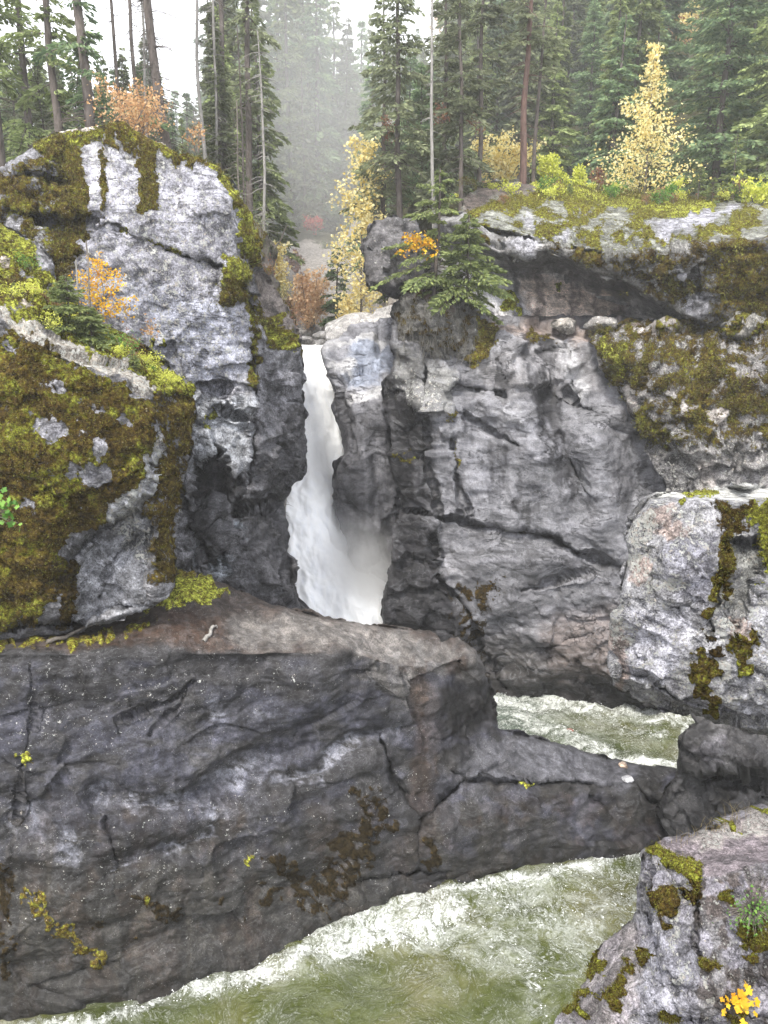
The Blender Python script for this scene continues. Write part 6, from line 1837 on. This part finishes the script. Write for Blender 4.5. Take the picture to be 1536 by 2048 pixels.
M_straw = leafmat('dry_grass', [(0.2, (0.16, 0.12, 0.05)), (0.5, (0.28, 0.22, 0.10)), (0.8, (0.38, 0.32, 0.16))], 0.3, 0.1)
for k, (px, py, n, h) in enumerate(((1470, 1648, 22, 0.42), (1425, 1662, 14, 0.26), (1385, 1672, 10, 0.22), (1350, 1682, 9, 0.18))):
    tag(grass('grass_tuft', surf(N_, px, py, 0.0), n, h, 170 + k, M_straw), ['tallest dry grass tuft on the back edge of the nearest rock', 'dry grass tuft next left of the tallest one on the nearest rock', 'sparse dry grass tuft, second from left on the nearest rock edge', 'short dry grass tuft, leftmost on the nearest rock edge'][k], 'grass tuft', 'dry grass tufts on the nearest rock')

# roots hanging over the rooty outcrop
m = MB(); r = np.random.default_rng(5)
for k in range(420):
    px, py = r.uniform(795, 955), r.uniform(590, 700)
    p = np.array(surf('rooty_outcrop29', px, py, 0.04))
    q = np.linspace(0, 1, 5); L = r.uniform(0.3, 0.9)
    pts = p + np.stack([np.cumsum(r.normal(size=5)) * 0.07, -0.10 * q + r.normal(size=5) * 0.05 - 0.06, -L * q + 0.12 * r.normal(size=5)], 1)
    m.add(*tube(pts, 0.012 * (1 - 0.6 * q), 3))
o = m.obj('hanging_roots', barkmat('root_bark', (0.08, 0.075, 0.065), (0.26, 0.25, 0.22)), None)
tag(o, 'mat of grey roots and twigs hanging over the outcrop below the young fir', 'roots', kind='stuff')

# sticks on the ledge
def stick(name, pts, rad, mat, label, cat='stick'):
    P = []
    for k in range(len(pts) - 1):
        for q in np.linspace(0, 1, 5)[:-1]:
            P.append(np.array(pts[k]) * (1 - q) + np.array(pts[k + 1]) * q)
    P.append(np.array(pts[-1])); P = np.array(P)
    P += np.random.default_rng(8).normal(size=P.shape) * rad * 0.25
    q = np.linspace(0, 1, len(P))
    V, F = tube(P, rad * (1 - 0.6 * q) + 0.004, 7)
    o = mesh_obj(name, V, F, mat, None, True)
    return tag(o, label, cat)


WK = 'ledge_wall3'
def sp_(px, py, o=0.05): return tuple(surf(WK, px, py, o))
stick('fallen_branch', [sp_(95, 1288), sp_(130, 1276, 0.10), sp_(165, 1262, 0.14), sp_(196, 1252, 0.2)], 0.055, M_twig, 'short brown fallen branch lying at the foot of the mossy boulder', 'branch')
stick('bleached_root', [sp_(408, 1288), sp_(418, 1276, 0.06), sp_(424, 1262, 0.10), sp_(432, 1256, 0.05)], 0.06, M_pale, 'short pale twisted root lying in the middle of the brown ledge', 'root')
stick('bare_branch', [tuple(at(548, 500, 33)), tuple(at(562, 478, 32.8)), tuple(at(574, 450, 32.6))], 0.03, M_twig, 'bare branch sticking up from the scrubby bank', 'branch')
# dry scrub on the bank
for k, (px, py, D) in enumerate(((520, 470, 33), (545, 560, 32.6), (560, 610, 32.4), (580, 660, 32), (535, 520, 33))):
    hero(broadleaf('dry_shrub', 0.9, 0.7, 40, 220, 0.05, 0.012, M_rust if k % 2 else M_firgrey, sd=180 + k, stems=8, conical=0.3, up=0.6), at(px, py, D - 0.3), ['dry brown shrub at the top of the scrubby bank', 'reddish dry shrub at mid height of the scrubby bank', 'grey-green dry shrub on the scrubby bank above the mossy knob', 'lowest reddish shrub of the scrubby bank, just above the waterfall lip', 'grey dry shrub near the bare branch on the scrubby bank'][k], 'shrub')

# stones in and around the water
def stone(name, p, r3, sd, mat, label, tint, lich=0.2, moss=0.0, cat='stone', group=None):
    r = np.random.default_rng(sd)
    th = np.linspace(0, math.pi, 18); ph = np.linspace(0, 2 * math.pi, 29)[:-1]
    T, Pp = np.meshgrid(th, ph, indexing='ij')
    n = np.stack([np.sin(T) * np.cos(Pp), np.sin(T) * np.sin(Pp), np.cos(T)], -1)
    h, e = facets(n * 0.9 + sd, sd)
    d = 1 + 0.22 * h + 0.18 * fbm(n * 1.2 + sd, 3, sd)
    V = (n * d[..., None] * np.array(r3)).reshape(-1, 3)
    idx = np.arange(T.size).reshape(T.shape)
    i2 = np.roll(idx, -1, axis=1)
    F = np.stack([idx[:-1], idx[1:], i2[1:], i2[:-1]], -1).reshape(-1, 4)
    N = len(V)
    o = mesh_obj(name, V, F, mat, None, True, attrs={'tint': np.tile(tuple(tint) + (1,), (N, 1)), 'cover': np.tile((moss, 0.5, lich, 0.1), (N, 1))}, origin=np.zeros(3))
    o.location = p
    o.rotation_euler = (0, 0, sd * 1.3)
    return tag(o, label, cat, group)


stone('wet_stone', at(1136, 1468, onz(1136, 1468)), (0.34, 0.26, 0.22), 3, M_far, 'small reddish stone breaking the surface of the far pool', (0.42, 0.17, 0.12), 0)
stone('wet_stone', at(1246, 1530, 25.9), (0.16, 0.13, 0.10), 4, M_far, 'small tan stone on the low rim of rock beside the far pool', (0.34, 0.26, 0.2), 0)
stone('pale_stone', surf(WK, 1243, 1566, 0.05), (0.22, 0.16, 0.12), 5, M_far, 'small pale stone sitting on the low rock rim below the far pool', (0.40, 0.40, 0.42), 0)
r = np.random.default_rng(12)
bl = [(718, 662, 2.0, 46), (760, 655, 1.5, 45), (790, 640, 1.5, 45.5), (745, 640, 1.0, 49), (700, 680, 1.0, 45), (775, 628, 1.1, 50), (668, 676, 0.7, 50), (645, 668, 0.6, 52), (690, 660, 0.7, 52), (720, 640, 0.8, 53), (640, 684, 0.5, 47), (612, 676, 0.5, 52), (628, 660, 0.6, 57), (655, 655, 0.5, 57), (605, 662, 0.6, 56), (680, 684, 0.5, 46)]
for k, (px, py, s_, D) in enumerate(bl):
    if k < 7:
        lab = ['largest pale boulder on the far bank, left of the gorge corner', 'flat pale boulder touching the gorge corner on the far bank', 'pale boulder half hidden by the dark corner of the gorge', 'pale boulder below the narrow yellow tree', 'squat pale boulder at the top of the falls buttress', 'pale boulder under the dark rock knob', 'pale boulder below the slim blue-green fir'][k]; gp = None
    else:
        lab = 'small pale boulder on the far bank just above the waterfall lip'; gp = 'small boulders on the far bank'
    stone('bank_boulder', at(px, py + 4, D), (s_, s_ * 0.8, s_ * 0.55), 20 + k, M_far, lab, (0.42, 0.41, 0.41), 0.4, 0, 'boulder', gp)

# ------------------------------------------------------------------ spray and haze
def vol_material(name, dens, col=(1, 1, 1), scale=0.25, lo=0.4, hi=0.7, aniso=0.3):
    s = NT(name)
    tc = s.n('ShaderNodeTexCoord')
    P = tc.outputs['Object']
    ln = s.n('ShaderNodeVectorMath', operation='LENGTH'); s.l(P, ln.inputs[0])
    fall = s.mapr(ln.outputs['Value'], 0.15, 1.0, 1.0, 0.0)
    nz = s.mapr(s.noise(P, scale * 10, 3, 0.6, 0.5), lo, hi)
    d = s.math('MULTIPLY', s.math('MULTIPLY', s.math('POWER', fall, 1.4), nz), dens)
    v = s.n('ShaderNodeVolumePrincipled')
    v.inputs['Color'].default_value = tuple(col) + (1,)
    v.inputs['Anisotropy'].default_value = aniso
    s.l(d, v.inputs['Density'])
    s.l(v.outputs[0], s.out.inputs['Volume'])
    return s.m


def puff(name, p, r3, mat):
    import bmesh
    me = bpy.data.meshes.new(name); bm = bmesh.new()
    bmesh.ops.create_icosphere(bm, subdivisions=3, radius=1.0)
    bm.to_mesh(me); bm.free()
    o = bpy.data.objects.new(name, me); COL.objects.link(o)
    me.materials.append(mat)
    o.location = p; o.scale = r3
    return tag(o, kind='stuff')


puff('spray', at(716, 1180, 36.0), (2.9, 1.7, 4.6), vol_material('spray_mist', 2.4, lo=0.25, hi=0.6))
puff('spray', at(640, 960, 38.6), (1.6, 1.3, 5.0), vol_material('falls_mist', 0.9, lo=0.25, hi=0.65))
puff('drifting_mist', at(690, 330, 70), (26, 24, 24), vol_material('drifting_mist', 0.017, lo=0.15, hi=0.5, scale=0.2))

hz = NT('haze_air')
v = hz.n('ShaderNodeVolumePrincipled')
v.inputs['Color'].default_value = (0.97, 0.985, 1.0, 1)
v.inputs['Density'].default_value = 0.0010
v.inputs['Anisotropy'].default_value = 0.35
hz.l(v.outputs[0], hz.out.inputs['Volume'])
x0, x1, y0, y1, z0, z1 = -405, 405, -65, 425, -24, 190
V = [(x0, y0, z0), (x1, y0, z0), (x1, y1, z0), (x0, y1, z0), (x0, y0, z1), (x1, y0, z1), (x1, y1, z1), (x0, y1, z1)]
o = mesh_obj('haze', V, [(0, 3, 2, 1), (4, 5, 6, 7), (0, 1, 5, 4), (1, 2, 6, 5), (2, 3, 7, 6), (3, 0, 4, 7)], hz.m, smooth=False)
tag(o, kind='stuff')
